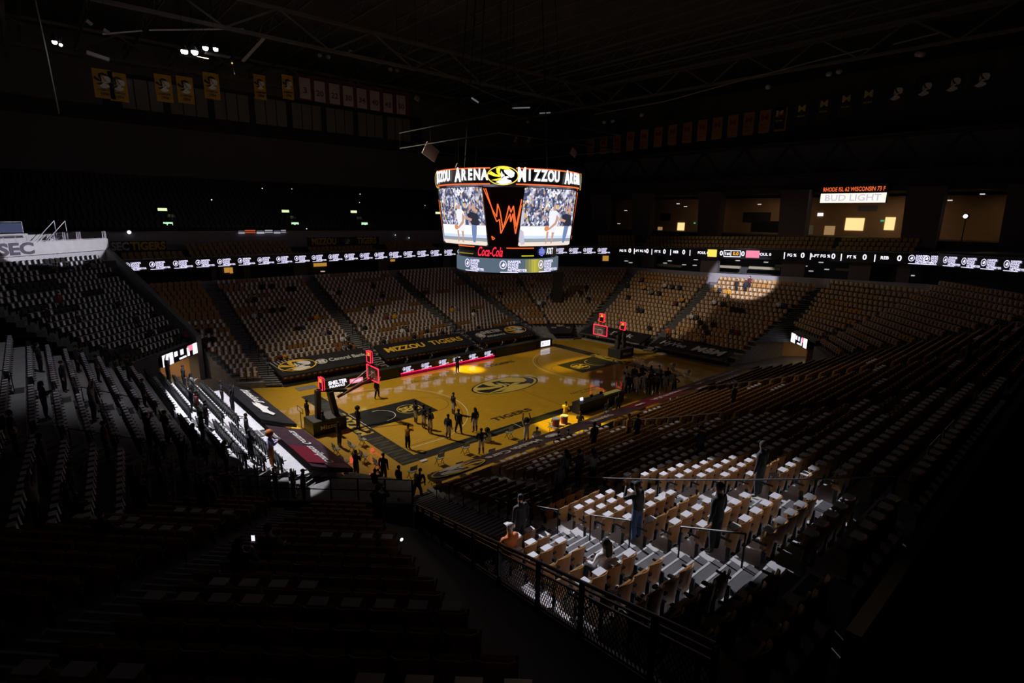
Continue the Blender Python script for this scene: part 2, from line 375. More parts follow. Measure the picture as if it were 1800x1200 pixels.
block('L1', (-19.3, 10.3), (-19.3, -.2), (-37.2, 10.8), (-37.2, -.2), .4, 8.4, 21, kz=.12, m=pale_concrete)
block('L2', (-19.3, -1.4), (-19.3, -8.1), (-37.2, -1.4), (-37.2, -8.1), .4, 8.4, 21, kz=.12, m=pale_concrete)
block('L3', (-21.8, -9.3), (-23.4, -13.8), (-37.2, -9.3), (-37.2, -19.5), 1.5, 8.4, 18, kz=.12)
block('K', (-26.8, 12.6), (-21.4, 18.6), (-37.2, 22.4), (-26.2, 32.6), 3.5, 10.2, 20, kz=.1, skirt=False)
block('C1', (-22.3, -17.6), (-24.0, -16.0), (-28.1, -34.6), (-33.0, -30.0), 3.5, 10.0, 19, kz=.1)
block('C2', (-24.8, -15.2), (-27.0, -13.0), (-34.0, -29.0), (-39.0, -24.0), 3.5, 10.0, 19, kz=.1)
NB = -33.6
block('N1', (-14.5, -12.6), (-16.5, -12.6), (-17.9, NB), (-21.1, NB), .4, 8.6, 26, m=pale_concrete)  # pale treads put spotlight brightness into these near banks' concrete
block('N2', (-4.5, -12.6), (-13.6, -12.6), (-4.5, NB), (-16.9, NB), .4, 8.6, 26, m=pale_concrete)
block('N3', (7.6, -12.6), (-3.4, -12.6), (7.6, NB), (-3.4, NB), .4, 8.6, 26)
block('N4', (18.5, -12.6), (8.8, -12.6), (22.0, NB), (8.8, NB), .4, 8.6, 26)
block('N0', (-20.3, -24.6), (-22.1, -24.6), (-21.9, NB), (-24.9, NB), 4.9, 8.6, 11, m=pale_concrete)  # pale concrete again stands in for the spotlit treads' brightness
steps((-17.1, 12.4), (-17.6, 29.4), (-15.9, FY), (-16.5, BY-.3), .3, 6.9, 24)
steps((-7.0, FY), (-6.8, BY), (-5.7, FY), (-5.7, BY), .3, 6.9, 24)
steps((5.3, FY), (4.6, BY-.2), (6.3, FY), (5.8, BY-.3), .3, 6.9, 24)
steps((15.0, FY-.1), (13.9, BY-.9), (16.1, 11.2), (15.2, 28.4), .3, 6.9, 24)
steps((18.9, 8.9), (34.4, 12.4), (20.1, 8.6), (34.4, 11.2), .3, 6.9, 20)
steps((21.0, -.1), (35.2, .1), (21.4, -1.0), (35.4, -1.0), .3, 6.9, 19)
steps((25.5, -11), (37.4, -12.2), (29.0, -13.4), (38.6, -13.4), 2.6, 7.3, 14)
steps((-19.3, -.2), (-37.2, -.2), (-19.3, -1.4), (-37.2, -1.4), .3, 8.4, 21, .12)
steps((-19.3, -8.1), (-37.2, -8.1), (-21.8, -9.3), (-37.2, -9.3), .3, 8.4, 21, .12)
steps((-24.0, -16.0), (-33.0, -30.0), (-24.8, -15.2), (-34.0, -29.0), 3.4, 10, 19, .1)
steps((-14.5, -12.6), (-17.9, NB), (-13.6, -12.6), (-16.9, NB), .3, 8.6, 26)
steps((-4.5, -12.6), (-4.5, NB), (-3.4, -12.6), (-3.4, NB), .3, 8.6, 26)
steps((7.6, -12.6), (7.6, NB), (8.8, -12.6), (8.8, NB), .3, 8.6, 26)
steps((-16.5, -12.6), (-21.1, NB), (-18.4, -12.6), (-22.0, NB), .3, 8.6, 26)

# seats
def seat_arrays(lod):
    bk = MB(); xs = [-.24, -.14, 0, .14, .24]; yc = [-.02, .045, .065, .045, -.02]
    vs = []
    for zi, (z, dy) in enumerate(((.34, 0), (.86, .07))):
        for x, y in zip(xs, yc): vs.append((x*(1 if zi else .9), y+dy, z-(.05*abs(x)/.24 if zi else 0)))
    for zi, (z, dy) in enumerate(((.34, 0), (.86, .07))):
        for x, y in zip(xs, yc): vs.append((x*(1 if zi else .9), y+dy+.025, z-(.05*abs(x)/.24 if zi else 0)))
    fs = []
    for i in range(4):
        fs.append((i, i+1, 6+i, 5+i)); fs.append((10+i, 15+i, 16+i, 11+i)); fs.append((5+i, 6+i, 16+i, 15+i))
        if lod == 0: fs.append((i, 10+i, 11+i, i+1))
    fs += [(0, 5, 15, 10), (4, 14, 19, 9)]
    bk.add(vs, fs)
    if lod == 0:
        bk = MB(); n = 9; zs = (.30, .45, .62, .76, .86); vs = []
        for side in (0, 1):
            for zi, z in enumerate(zs):
                for k in range(n):
                    a = -1+2*k/(n-1); w = (.205, .225, .24, .245, .235)[zi]; y = .10*(1-a*a)-.035+.018*zi+side*.022
                    vs.append((a*w, y, z-(.045*a*a*a*a if zi == 4 else 0)))
        m = len(zs); fs = []
        for side in (0, 1):
            o = side*m*n
            for j in range(m-1):
                for k in range(n-1): q = (o+j*n+k, o+j*n+k+1, o+(j+1)*n+k+1, o+(j+1)*n+k); fs.append(q if side == 0 else q[::-1])
        o = m*n
        for k in range(n-1): fs.append(((m-1)*n+k, (m-1)*n+k+1, o+(m-1)*n+k+1, o+(m-1)*n+k)); fs.append((k, o+k, o+k+1, k+1))
        for j in range(m-1): fs.append((j*n, (j+1)*n, o+(j+1)*n, o+j*n)); fs.append((j*n+n-1, o+j*n+n-1, o+(j+1)*n+n-1, (j+1)*n+n-1))
        bk.add(vs, fs)
    if lod == 0:
        pan = MB(); vs = []; n = 7
        for dy in (0, .045):
            for z in (.42, .78):
                for k in range(n): a = -1+2*k/(n-1); vs.append((a*.20, -.075+.03*(1-a*a)+dy-(z-.42)*-.12, z-.03*a*a*(1 if z > .5 else -1)))
        fs = []
        for k in range(n-1): fs += [(k, k+1, n+k+1, n+k), (2*n+k, 3*n+k, 3*n+k+1, 2*n+k+1), (n+k, n+k+1, 3*n+k+1, 3*n+k), (k, 2*n+k, 2*n+k+1, k+1)]
        fs += [(0, n, 3*n, 2*n), (n-1, 3*n-1, 4*n-1, 2*n-1)]; pan.add(vs, fs)
    else: pan = MB().box((0, -.05, .60), (.42, .06, .36), Matrix.Rotation(radians(-8), 3, 'X'))
    leg = MB()
    if lod == 0:
        leg.box((0, .05, .22), (.035, .09, .44)); leg.box((0, .03, .02), (.05, .26, .04))
    else: leg.box((-.25, .06, .28), (.04, .1, .56))
    arm = MB()
    arm.box((0 if lod == 0 else -.25, -.06, .62), (.045, .30, .035))
    pp = MB(); c = .13
    pp.box((.0 if lod == 0 else -.03, -.105, .66), (.24 if lod == 0 else .18, .008, .34), Matrix.Rotation(radians(-8), 3, 'X'))
    pp.box((.0, .0, .862), (.30, .19, .008), Matrix.Rotation(radians(-3), 3, 'X'))
    return bk, pan, leg, arm, pp
HI, LO = seat_arrays(0), seat_arrays(1)
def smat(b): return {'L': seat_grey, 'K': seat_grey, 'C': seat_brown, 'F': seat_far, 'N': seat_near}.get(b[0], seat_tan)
def in_view(p):
    u, v = pix(p); return -10 < u < 1810 and -10 < v < 1210
cand = []
for i, r in enumerate(ROWS):
    P = Vector((r[0], r[1], r[2]+.6)); u, v = pix(P)
    if not in_view(P): continue
    d = (P-CAM).length
    lit = (r[4] in ('N0', 'N1', 'N2')) and ((P-Vector((-16.9, -28.6, 6.3))).length < 4.4)
    hid = r[4] in ('R4', 'N4', 'N3')
    cand.append((d - (100 if lit else 0) + (30 if r[4][0] == 'C' else 0), i))
cand.sort(); SINGLE = set(i for _, i in cand[:296])
def has_paper(i, r):
    b, k, j = r[4], r[5], r[6]; h = random.Random(hash((k*7+j//4, len(b), ord(b[0])*3+ord(b[-1]))) & 0xffff).random()
    if b == 'F0': return k < 13 and h > .12
    if b == 'F4' or b == 'F5': return h > .25
    if b[0] == 'F': return h > .13
    if b[0] == 'R': return h > .10
    if b in ('N3', 'N4'): return h > .93
    if b[0] == 'N': return h > (.2 if k > 14 else .75)
    if b[0] == 'L' and k < 8: return False
    if b[0] == 'C': return h > .8
    return h > .12
def xform(mb, dst, r):
    c, s = cos(r[3]), sin(r[3]); n = len(dst.v)
    dst.v += [(r[0]+x*c-y*s, r[1]+x*s+y*c, r[2]+z) for x, y, z in mb.v]
    dst.f += [tuple(i+n for i in f) for f in mb.f]
WHERE = {'F0': 'beside the near tunnel mouth', 'F1': 'behind the flower mark drape', 'F2': 'behind the MIZZOU TIGERS drape', 'F3': 'behind the SHELTER INSURANCE drape',
         'F4': 'in far corner bank, scorer side', 'F5': 'in far corner bank, basket side', 'R1': 'behind the far basket', 'R2': 'behind the HyVee drape', 'R3': 'above the dim far tunnel',
         'R4': 'in dark corner past far tunnel', 'L1': 'behind the animal head drape', 'L2': 'behind the plum end drape', 'L3': 'between near stand and dark bank',
         'K': 'in bank below white-lit platform', 'C1': 'in dark bank by mesh railing', 'C2': 'in dark bank off mesh railing',
         'N1': 'in narrow bank by white steps', 'N2': 'behind the Health Care drape', 'N3': 'behind the long red drape', 'N4': 'at near stand far end', 'N0': 'in wedge against mesh railing'}
acc = {}
hi_me = {}
def nth(n):
    o = 'first second third fourth fifth sixth seventh eighth ninth tenth eleventh twelfth thirteenth fourteenth fifteenth sixteenth seventeenth eighteenth nineteenth twentieth'.split()
    t = ['', '', 'twenty', 'thirty']
    return o[n-1] if n <= 20 else t[n//10]+('-'+o[n % 10-1] if n % 10 else 'th')
for i, r in enumerate(ROWS):
    b = r[4]
    if i in SINGLE:
        m = smat(b); key = m.name
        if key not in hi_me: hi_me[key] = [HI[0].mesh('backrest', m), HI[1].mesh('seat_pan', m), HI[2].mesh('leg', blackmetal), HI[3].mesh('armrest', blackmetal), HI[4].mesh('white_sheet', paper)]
        H = hi_me[key]; lit = (Vector((r[0], r[1], r[2]+.6))-Vector((-16.9, -28.6, 6.3))).length < 4.4
        colr = 'tan' if m in (seat_tan, seat_near) else ('brown' if m is seat_brown else 'grey')
        t = thing('arena_seat', '%s%s seat, %s in %s row, %s' % ('spotlit ' if lit else '', colr, nth(r[6]+1), nth(r[5]+1), WHERE[b]), 'seat', (r[0], r[1], r[2]), r[3], 'folding seats of the near stands')
        link('backrest', H[0], t); link('seat_pan', H[1], t)
        for sx in (-.245, .245): link('leg', H[2], t, loc=(sx, 0, 0)); link('armrest', H[3], t, loc=(sx, 0, 0))
        if has_paper(i, r):
            p = link('paper_sheet', H[4], None, 'white sheet on %s seat in %s row, %s' % (nth(r[6]+1), nth(r[5]+1), WHERE[b]), 'paper', 'paper sheets laid over the near seats')
            p.location = (r[0], r[1], r[2]); p.rotation_euler.z = r[3]
        continue
    a = acc.setdefault(b, [MB() for _ in range(3)])
    xform(LO[0], a[0], r); xform(LO[1], a[0], r); xform(LO[2], a[1], r); xform(LO[3], a[1], r)
    if has_paper(i, r): xform(LO[4], a[2], r)
for b, (s_, l_, p_) in acc.items():
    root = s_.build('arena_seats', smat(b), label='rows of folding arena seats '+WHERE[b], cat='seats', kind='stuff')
    if l_.v: l_.build('leg_frames', blackmetal, root, kind='stuff')
    if p_.v: p_.build('paper_sheets', cream_paper if b[0] == 'R' or b in ('F4', 'F5') else paper, label=('cream' if b[0] == 'R' or b in ('F4', 'F5') else 'white')+' paper sheets laid over the seats '+WHERE[b], cat='papers', kind='stuff')
print('seats', len(ROWS))
# ------------------------------------------------------------ walls round the bowl
WP = [(-26.0, 30.3), (4.0, 30.3), (14.2, 29.6), (23.2, 25.6), (35.4, 12.6), (36.1, 0), (38.6, -12.3), (38.9, -22), (28.3, -34.6)]
WZ = [7.6, 7.6, 7.7, 7.8, 8.0, 8.2, 8.5, 8.8, 9.4]
def norms(P):
    out = []
    for i in range(len(P)):
        a = Vector(P[max(i-1, 0)]); b = Vector(P[min(i+1, len(P)-1)]); d = (b-a).normalized(); out.append(Vector((-d.y, d.x)))
    return out
def offs(P, d): return [tuple(Vector(p)+n*d) for p, n in zip(P, norms(P))]
def ringwall(P, Z0, Z1, name, m, th=.15, kind='structure', parent=None, **k):
    mb = MB(); Q = offs(P, th)
    for i in range(len(P)-1):
        a, b, c, d = P[i], P[i+1], Q[i+1], Q[i]
        mb.add([(*a, Z0[i]), (*b, Z0[i+1]), (*c, Z0[i+1]), (*d, Z0[i]), (*a, Z1[i]), (*b, Z1[i+1]), (*c, Z1[i+1]), (*d, Z1[i])],
               [(0, 1, 5, 4), (4, 5, 6, 7), (3, 7, 6, 2), (0, 3, 2, 1)])
    mb.add([(*P[0], Z0[0]), (*Q[0], Z0[0]), (*Q[0], Z1[0]), (*P[0], Z1[0])], [(0, 1, 2, 3)])
    return mb.build(name, m, parent, kind=kind, **k)
ringwall(WP, [z-3 for z in WZ], WZ, 'wall_bowl', wall_grey, .2)
# ribbon line: height read against the ribbon's place in the photograph, then kept as real heights
VR = [(200, 469), (795, 443), (1010, 440), (1094, 440.3), (1391, 448.5), (1607, 454.7), (1774, 466), (1900, 475)]
def vr(u):
    for (a, b), (c, d) in zip(VR, VR[1:]):
        if u <= c: return b+(d-b)*(u-a)/(c-a)
    return VR[-1][1]
RPc = offs(WP, .9); RP = []
for a, b in zip(RPc, RPc[1:]):
    for i in range(6): RP.append(tuple(Vector(a).lerp(Vector(b), i/6)))
RP.append(RPc[-1]); RZ = []
for p in RP:
    z = 9.6
    for _ in range(12):
        u, v = pix((*p, z)); z += (v-vr(u))*(Vector((*p, z))-CAM).dot(_f)/FPX
    RZ.append(z)
for _ in range(2): RZ = [RZ[0]]+[(RZ[i-1]+2*RZ[i]+RZ[i+1])/4 for i in range(1, len(RZ)-1)]+[RZ[-1]]
ribbon = thing('ribbon_board', 'long black LED ribbon board with white marks circling the bowl', 'led board')
ringwall(RP, [z-.62 for z in RZ], [z+.62 for z in RZ], 'led_panel', led_black, .2, None, ribbon)
ringwall(offs(RP, -.06), [z+.62 for z in RZ], [z+.68 for z in RZ], 'ribbon_trim', greymetal, .3, None, ribbon)
RL = [0.]
for a, b in zip(RP, RP[1:]): RL.append(RL[-1]+hypot(b[0]-a[0], b[1]-a[1]))
def ring_at(s):
    for i in range(len(RL)-1):
        if s <= RL[i+1] or i == len(RL)-2:
            t = (s-RL[i])/(RL[i+1]-RL[i]); a, b = Vector((*RP[i], RZ[i])), Vector((*RP[i+1], RZ[i+1])); d = b-a
            n = Vector((d.y, -d.x, 0)).normalized(); return a.lerp(b, t)+n*.02, d.normalized(), n
def ring_u(u):
    lo, hi = 0., RL[-1]
    for _ in range(40):
        m = (lo+hi)/2
        if pix(ring_at(m)[0])[0] < u: lo = m
        else: hi = m
    return lo
def sponsor_mesh(m):
    """roundel with a head in it beside four lines of names, 1 unit high, joined as one flat print"""
    cu = bpy.data.curves.new('t', 'FONT'); cu.body = 'HARPER\nEVANS\nWADE\nNETEMEYER'; cu.size = .3; cu.space_line = .78; cu.offset = .008; cu.resolution_u = 2
    t = bpy.data.objects.new('t', cu); COL.objects.link(t); dg = bpy.context.evaluated_depsgraph_get()
    me = bpy.data.meshes.new_from_object(t.evaluated_get(dg)); bpy.data.objects.remove(t)
    mb = MB(); mb.v = [(v.co.x+.02, v.co.y+.26, .004) for v in me.vertices]; mb.f = [tuple(p.vertices) for p in me.polygons]
    n = 20; A, B = oval(n, .3, .36), oval(n, .24, .29)
    for i in range(n):
        j = (i+1) % n; mb.add([(A[i][0]-.36, A[i][1]+.1, .004), (A[j][0]-.36, A[j][1]+.1, .004), (B[j][0]-.36, B[j][1]+.1, .004), (B[i][0]-.36, B[i][1]+.1, .004)], [(0, 1, 2, 3)])
    mb.add([(-.5, 0, .004), (-.28, -.08, .004), (-.2, .15, .004), (-.34, .3, .004), (-.42, .12, .004)], [(0, 1, 2, 3, 4)])
    mb.add([(-.6, -.48, .004), (.9, -.48, .004), (.9, -.55, .004), (-.6, -.55, .004)], [(0, 3, 2, 1)])
    return mb.mesh('sponsor_mark', m)
spon = sponsor_mesh(led_lav)
def ring_mark(me, s, h, name='sponsor_mark', sx=None):
    p, d, n = ring_at(s); o = link(name, me, ribbon); o.matrix_local = basis(p+n*.03, d, (0, 0, 1), sx or h, h); return o
s = ring_u(230); s_end = ring_u(1076); k = 0
while s < s_end: ring_mark(spon, s, .80); s += 2.12
for u in (1609, 1636, 1667, 1700, 1735, 1776): ring_mark(spon, ring_u(u), .95)
def rt(t, u, h=.5): ring_mark(textmesh(t, led_white, .03), ring_u(u), h, 'stat_lettering')
for t, u in (('FG %', 1095), ('0', 1107), ('|', 1115), ('3-PT FG %', 1125), ('0', 1138), ('|', 1146), ('FT %', 1156), ('0', 1168), ('|', 1179), ('REB', 1188), ('0', 1202), ('|', 1213), ('FOUL 0', 1236), ('0', 1268), ('0', 1306), ('FOUL 0', 1344), ('|', 1379),
             ('FG %', 1392), ('0', 1411), ('|', 1425), ('3-PT FG %', 1442), ('0', 1465), ('|', 1479), ('FT %', 1497), ('0', 1520), ('|', 1538), ('REB', 1555), ('0', 1581)): rt(t, u, .34 if len(t) > 1 else .6)
def ring_panel(u, w, h, m, nm):
    p, d, n = ring_at(ring_u(u)); o = MB().box((0, 0, 0), (w, h, .03)).build(nm, m, ribbon); o.matrix_local = basis(p+n*.03, d, (0, 0, 1), 1); return p, d, n
ring_panel(1252, 1.25, .95, led_gold, 'team_panel'); ring_panel(1323, 1.6, .9, led_pink, 'team_panel')
p, d, n = ring_at(ring_u(1287))
for dx, dz, w, h in ((0, .38, 2.1, .07), (0, -.38, 2.1, .07), (-1.02, 0, .07, .76), (1.02, 0, .07, .76), (-.15, 0, .07, .76)):
    o = MB().box((dx, dz, 0), (w, h, .02)).build('clock_frame', led_white, ribbon); o.matrix_local = basis(p+n*.03, d, (0, 0, 1), 1)
for t, dx, mm in (('1st', -.6, led_white), ('0.0', .45, led_amber)):
    o = link('clock_lettering', textmesh(t, mm, .03), ribbon); o.matrix_local = basis(p+n*.04+d*dx, d, (0, 0, 1), .42)
# suites behind the wall and the upper concourse seats behind the ribbon
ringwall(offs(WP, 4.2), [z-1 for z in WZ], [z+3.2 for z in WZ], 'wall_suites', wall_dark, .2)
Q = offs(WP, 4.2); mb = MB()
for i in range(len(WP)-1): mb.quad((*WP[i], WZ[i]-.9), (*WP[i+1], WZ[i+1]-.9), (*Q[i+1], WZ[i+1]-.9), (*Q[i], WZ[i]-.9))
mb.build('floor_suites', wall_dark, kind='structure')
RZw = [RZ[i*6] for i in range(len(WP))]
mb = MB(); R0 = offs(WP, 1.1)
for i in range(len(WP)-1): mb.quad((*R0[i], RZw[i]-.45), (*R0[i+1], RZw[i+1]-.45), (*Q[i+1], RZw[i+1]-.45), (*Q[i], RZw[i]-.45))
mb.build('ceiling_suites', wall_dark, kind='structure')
def spoint(s_, dz=0, dout=0.):
    p, d, n = ring_at(s_); return p - n*dout + Vector((0, 0, dz))
for u, w in ((376, .5), (437, .5), (530, 1.7), (676, 1.4), (786, 1.0), (1137, 1.9), (1245, 2.4), (1395, 2.6), (1512, 2.2), (1590, 1.2)):
    p, d, n = ring_at(ring_u(u)); hz = p.z-.5; b = 7.3 if u < 1000 else 8.0
    MB().box((p.x-n.x*.9, p.y-n.y*.9, (hz+b)/2), (w, .7, hz-b), Matrix.Rotation(atan2(d.y, d.x), 3, 'Z')).build('suite_column', mat('column_mauve', (.11, .085, .10), .8, var=.1), kind='structure')
for u, dz, w in ((410, -1.15, .55), (418, -1.25, .35), (582, -1.0, 1.3), (570, -1.0, .4), (707, -.85, .7), (1068, -1.4, .9)):
    p, d, n = ring_at(ring_u(u)); q_ = p-n*3.1+Vector((0, 0, dz+.05))
    o = thing('lit_suite_doorway', 'small amber-lit doorway in the dark suites below ribbon, %s' % {410: 'beyond the near basket stand', 418: 'beside a waiting figure', 582: 'widest, dark head before it', 570: 'narrow strip beside the widest', 707: 'small pair just before the scoreboard', 1068: 'just past the scoreboard'}[u], 'doorway')
    x = MB().box((0, 0, 0), (w, .8, .05)).build('lit_pane', glow('suite_amber', (.8, .40, .07), .55), o); x.matrix_local = basis(q_, d, (0, 0, 1), 1)
    MB_ = MB().box((0, .43, .0), (w+.1, .06, .1)).build('door_head', blackmetal, o); MB_.matrix_local = basis(q_, d, (0, 0, 1), 1)
for dn, (u, v) in enumerate(sorted(((1105, 461), (1113, 464), (1157, 464), (1165, 460), (1191, 467), (1210, 468), (1211, 458), (1290, 460), (1290, 472), (1315, 473), (1323, 474), (1341, 463), (1407, 466), (1440, 463.5), (1424, 479), (1452, 476), (1482, 477), (1511, 469), (1600, 487), (578, 480), (1412, 470)))):
    p, d, n = ring_at(ring_u(u)); vv = pix(p)[1]; Z = p.z-(v-vv)*(p-CAM).dot(_f)/FPX
    c = p-n*2.2; c.z = Z+.05
    MB().box(c, (.42, .42, .10)).build('suite_downlight', glow('downlight', (.9, .85, .8), 1.2 if v % 2 else .5), None, 'small white ceiling light in the dark suites, %s from the scoreboard' % nth(dn+1), 'light', 'suite downlights')
for dn, (u0, u1, v) in enumerate(((1225, 1298, 467), (1314, 1370, 471), (1360, 1384, 468), (1465, 1500, 474), (1143, 1190, 466))):
    p0, p1 = ring_at(ring_u(u0)), ring_at(ring_u(u1)); Z = p0[0].z-(v-pix(p0[0])[1])*(p0[0]-CAM).dot(_f)/FPX
    a, b = p0[0]-p0[2]*1.7, p1[0]-p1[2]*1.7
    MB().bar((a.x, a.y, Z), (b.x, b.y, Z+(p1[0].z-p0[0].z)*.6), .5, .3).build('suite_counter', mat('counter_beige', (.34, .3, .22), .7), None, 'pale beige counter in a dark far end suite, %s' % ('below the yellow panel', 'below the pink panel', 'short one past the pink panel', 'farthest from the scoreboard', 'closest to the scoreboard')[dn].replace('closest', 'next').replace('farthest', 'last'), 'counter', 'suite counters')
# concourse-level rows behind the ribbon
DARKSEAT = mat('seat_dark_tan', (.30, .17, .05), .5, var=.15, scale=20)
ROWS2 = []
def minirows(s0, s1, n, dz0=.55, dr=.38, dd=.85, out=1.0):
    global ROWS2
    for k in range(n):
        s_ = s0
        mb_pts = []
        while s_ < s1:
            p, d, nn = ring_at(s_); q_ = p-nn*(out+dd*k); ang = atan2(-nn.x, nn.y) + pi
            ROWS2.append((q_.x, q_.y, p.z+dz0+dr*k-.5, atan2(d.y, d.x), 'U', k, 0, 0)); s_ += .56
    return
minirows(ring_u(345), ring_u(526), 4); minirows(ring_u(556), ring_u(668), 2); minirows(ring_u(692), ring_u(770), 3); minirows(ring_u(225), ring_u(330), 2)
minirows(ring_u(1055), ring_u(1598), 4, .3, .5)
acc2 = [MB() for _ in range(2)]
for r in ROWS2:
    if in_view((r[0], r[1], r[2])): xform(LO[0], acc2[0], r); xform(LO[1], acc2[1], r)
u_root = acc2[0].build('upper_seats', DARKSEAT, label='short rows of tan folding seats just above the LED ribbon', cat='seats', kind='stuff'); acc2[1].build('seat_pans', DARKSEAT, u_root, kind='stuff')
Q1, Q2 = offs(WP, 1.0), offs(WP, 6.4); mb = MB()
for i in range(len(WP)-1): mb.quad((*Q1[i], RZw[i]+.0), (*Q1[i+1], RZw[i+1]+.0), (*Q2[i+1], RZw[i+1]+.9), (*Q2[i], RZw[i]+.9))
mb.build('seating_terrace', concrete, kind='structure')

# far side upper tier, windows and roof
YU = 37.0
MB().box((-2, YU, 11.6), (62, .3, 2.0)).build('wall_upper_front', wall_grey, kind='structure')
MB().box((-2, YU-.2, 12.68), (62, .5, .12)).build('trim_1', greymetal, kind='structure')
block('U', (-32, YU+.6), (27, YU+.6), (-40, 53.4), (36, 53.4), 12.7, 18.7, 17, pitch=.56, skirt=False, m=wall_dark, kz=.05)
us = MB(); up_ = MB()
for r in ROWS:
    if r[4] == 'U' and in_view((r[0], r[1], r[2]+.5)): xform(LO[0], us, r); xform(LO[1], up_, r)
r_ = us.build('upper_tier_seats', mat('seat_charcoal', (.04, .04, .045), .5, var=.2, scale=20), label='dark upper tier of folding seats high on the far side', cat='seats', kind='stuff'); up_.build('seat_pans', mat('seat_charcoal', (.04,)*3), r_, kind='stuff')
MB().box((0, 54.2, 26.5), (150, .4, 19)).build('wall_far', mat('wall_upper_grey', (.16, .16, .165), .9, var=.06, scale=.4), kind='structure')
MB().box((0, 53.7, 26.9), (120, .5, 1.7)).build('trim_2', wall_dark, kind='structure')
winm = mat('window_panel_grey', (.32, .33, .35), .6, var=.05)
frame = MB().box((2, 53.9, 29.9), (47, .2, 4.4)).build('window_1', wall_dark, kind='structure')
pane_me = MB().box((0, 0, 0), (1.42, .1, 3.7)).mesh('window_panel', winm)
x = -19.6
for g in range(8):
    for i in range(3):
        link('window_panel', pane_me, frame, loc=(x+.8, 53.72, 29.7)); x += 1.56
    x += .75
MB().box((0, 10, 36.2), (150, 100, .4)).build('ceiling', mat('ceiling_black', (.07, .07, .075), .9, var=.15, scale=.3), kind='structure')
MB().box((62, 10, 20), (.4, 100, 40)).build('wall_right', mat('wall_upper_grey', (.16, .16, .165)), kind='structure')
MB().box((-62, 10, 20), (.4, 100, 40)).build('wall_left', wall_dark, kind='structure')
joist = mat('roof_steel', (.14, .14, .15), .6)
jm = MB()
jm.bar((0, -38, 0), (0, 53, 0), .12, .2); jm.bar((0, -38, 1.1), (0, 53, 1.1), .12, .15)
jr = jm.mesh('joist_chord', joist)
for i in range(16):
    t = thing('roof_joist', 'dark steel roof joist, %s from the near basket end' % nth(i+1), 'joist', (-38.4+i*4.9, 0, 33.6), 0, 'roof joists')
    link('joist_chords', jr, t)
    w = MB()
    for k in range(26): y = -38+k*3.5; w.bar((0, y, 0), (0, y+1.75, 1.1), .07); w.bar((0, y+1.75, 1.1), (0, y+3.5, 0), .07)
    if i == 0: wm = w.mesh('joist_web', joist)
    link('joist_web', wm, t)
for i, (a, b) in enumerate((((-44, 20, 30.6), (60, 20, 30.6)), ((-44, 44, 31.5), (60, 44, 31.5)), ((34, -38, 31), (34, 50, 31)), ((-30, -38, 31), (-30, 50, 31)))):
    t = thing('roof_truss', ('deep dark steel truss %s' % ('over the middle of the court', 'before the far window panels', 'hanging above the far basket stand', 'over the near basket end')[i]), 'truss')
    a, b = Vector(a), Vector(b); up = Vector((0, 0, 2.6))
    MB().bar(a, b, .3).build('bottom_chord', joist, t); MB().bar(a+up, b+up, .3).build('top_chord', joist, t)
    n = 22
    for k in range(n):
        p0, p1 = a.lerp(b, k/n), a.lerp(b, (k+1)/n); w = MB().bar(p0 + (up if k % 2 else Vector()), p1+(Vector() if k % 2 else up), .16).build('truss_web', joist, t)

# right end: openings, columns, zigzag truss
XR = 44.5
MB().box((XR+7.5, 0, 15.6), (.3, 64, 5.4)).build('wall_concourse', tan_wall, kind='structure')
MB().box((XR+3.7, 0, 13.0), (7.6, 64, .3)).build('floor_concourse', wall_dark, kind='structure')
MB().box((XR+3.7, 0, 18.9), (8.2, 70, .6)).build('ceiling_concourse', wall_dark, kind='structure')
MB().box((XR+.2, 0, 12.4), (.3, 66, 1.4)).build('wall_parapet', wall_dark, kind='structure')
MB().box((XR+.3, 0, 19.6), (.5, 70, 2.0)).build('trim_3', wall_dark, kind='structure')
colm = mat('column_mauve', (.11, .085, .10))
for i, v in enumerate((1060, 1133, 1252, 1398, 1620, 1800)):
    p = at(v, 400 if v < 1500 else 410, 'x', XR); y = p.y
    mb = MB(); w, w2 = 1.55, 1.75
    mb.prism([(XR-.9, y-w, 9.5), (XR-.9, y+w, 9.5), (XR-1.6, y+w2, 18.9), (XR-1.6, y-w2, 18.9)], (1.4, 0, 0))
    mb.build('concourse_column', colm, kind='structure')
zz = thing('zigzag_truss', 'dark zigzag steel truss above the lit concourse openings', 'truss')
MB().bar((XR, -40, 20.8), (XR, 36, 20.8), .35).build('bottom_chord', black, zz); MB().bar((XR, -40, 24.6), (XR, 36, 24.6), .35).build('top_chord', black, zz)
for k in range(26): MB().bar((XR, -40+k*3, 20.8 if k % 2 else 24.6), (XR, -37+k*3, 24.6 if k % 2 else 20.8), .3).build('truss_web', black, zz)
MB().box((XR+5, 0, 22.6), (.2, 80, 6)).build('wall_above_openings', mat('wall_bluish_grey', (.14, .15, .18), .9), kind='structure')
def lamp(name, loc, energy, col, size=.8):
    l = bpy.data.lights.new(name, 'AREA'); l.energy = energy; l.color = col; l.shape = 'RECTANGLE'; l.size = size; l.size_y = size
    o = bpy.data.objects.new(name, l); COL.objects.link(o); o.location = loc; return o
for y, e in ((10.5, 9), (-1.5, 24), (-10, 8), (-16, 34), (-27, 14)): lamp('concourse_ceiling_light', (XR+3.2, y, 18.4), e*1.6, (1, .70, .42), 1.5)
def rpanel(u, v, w, h, m, name, label, cat, x=XR+7.33, z=None):
    p = at(u, v, 'x', x); return MB().box(p, (.08, w, h)).build(name, m, None, label, cat)
rpanel(1197, 398, 1.3, 1.25, warm_light, 'lit_window', 'bright warm lit window in the opening with the dark hanging sign', 'window')
rpanel(1502, 394, 2.2, 1.6, warm_light, 'lit_window', 'bright warm lit window under the small scoreboard', 'window')
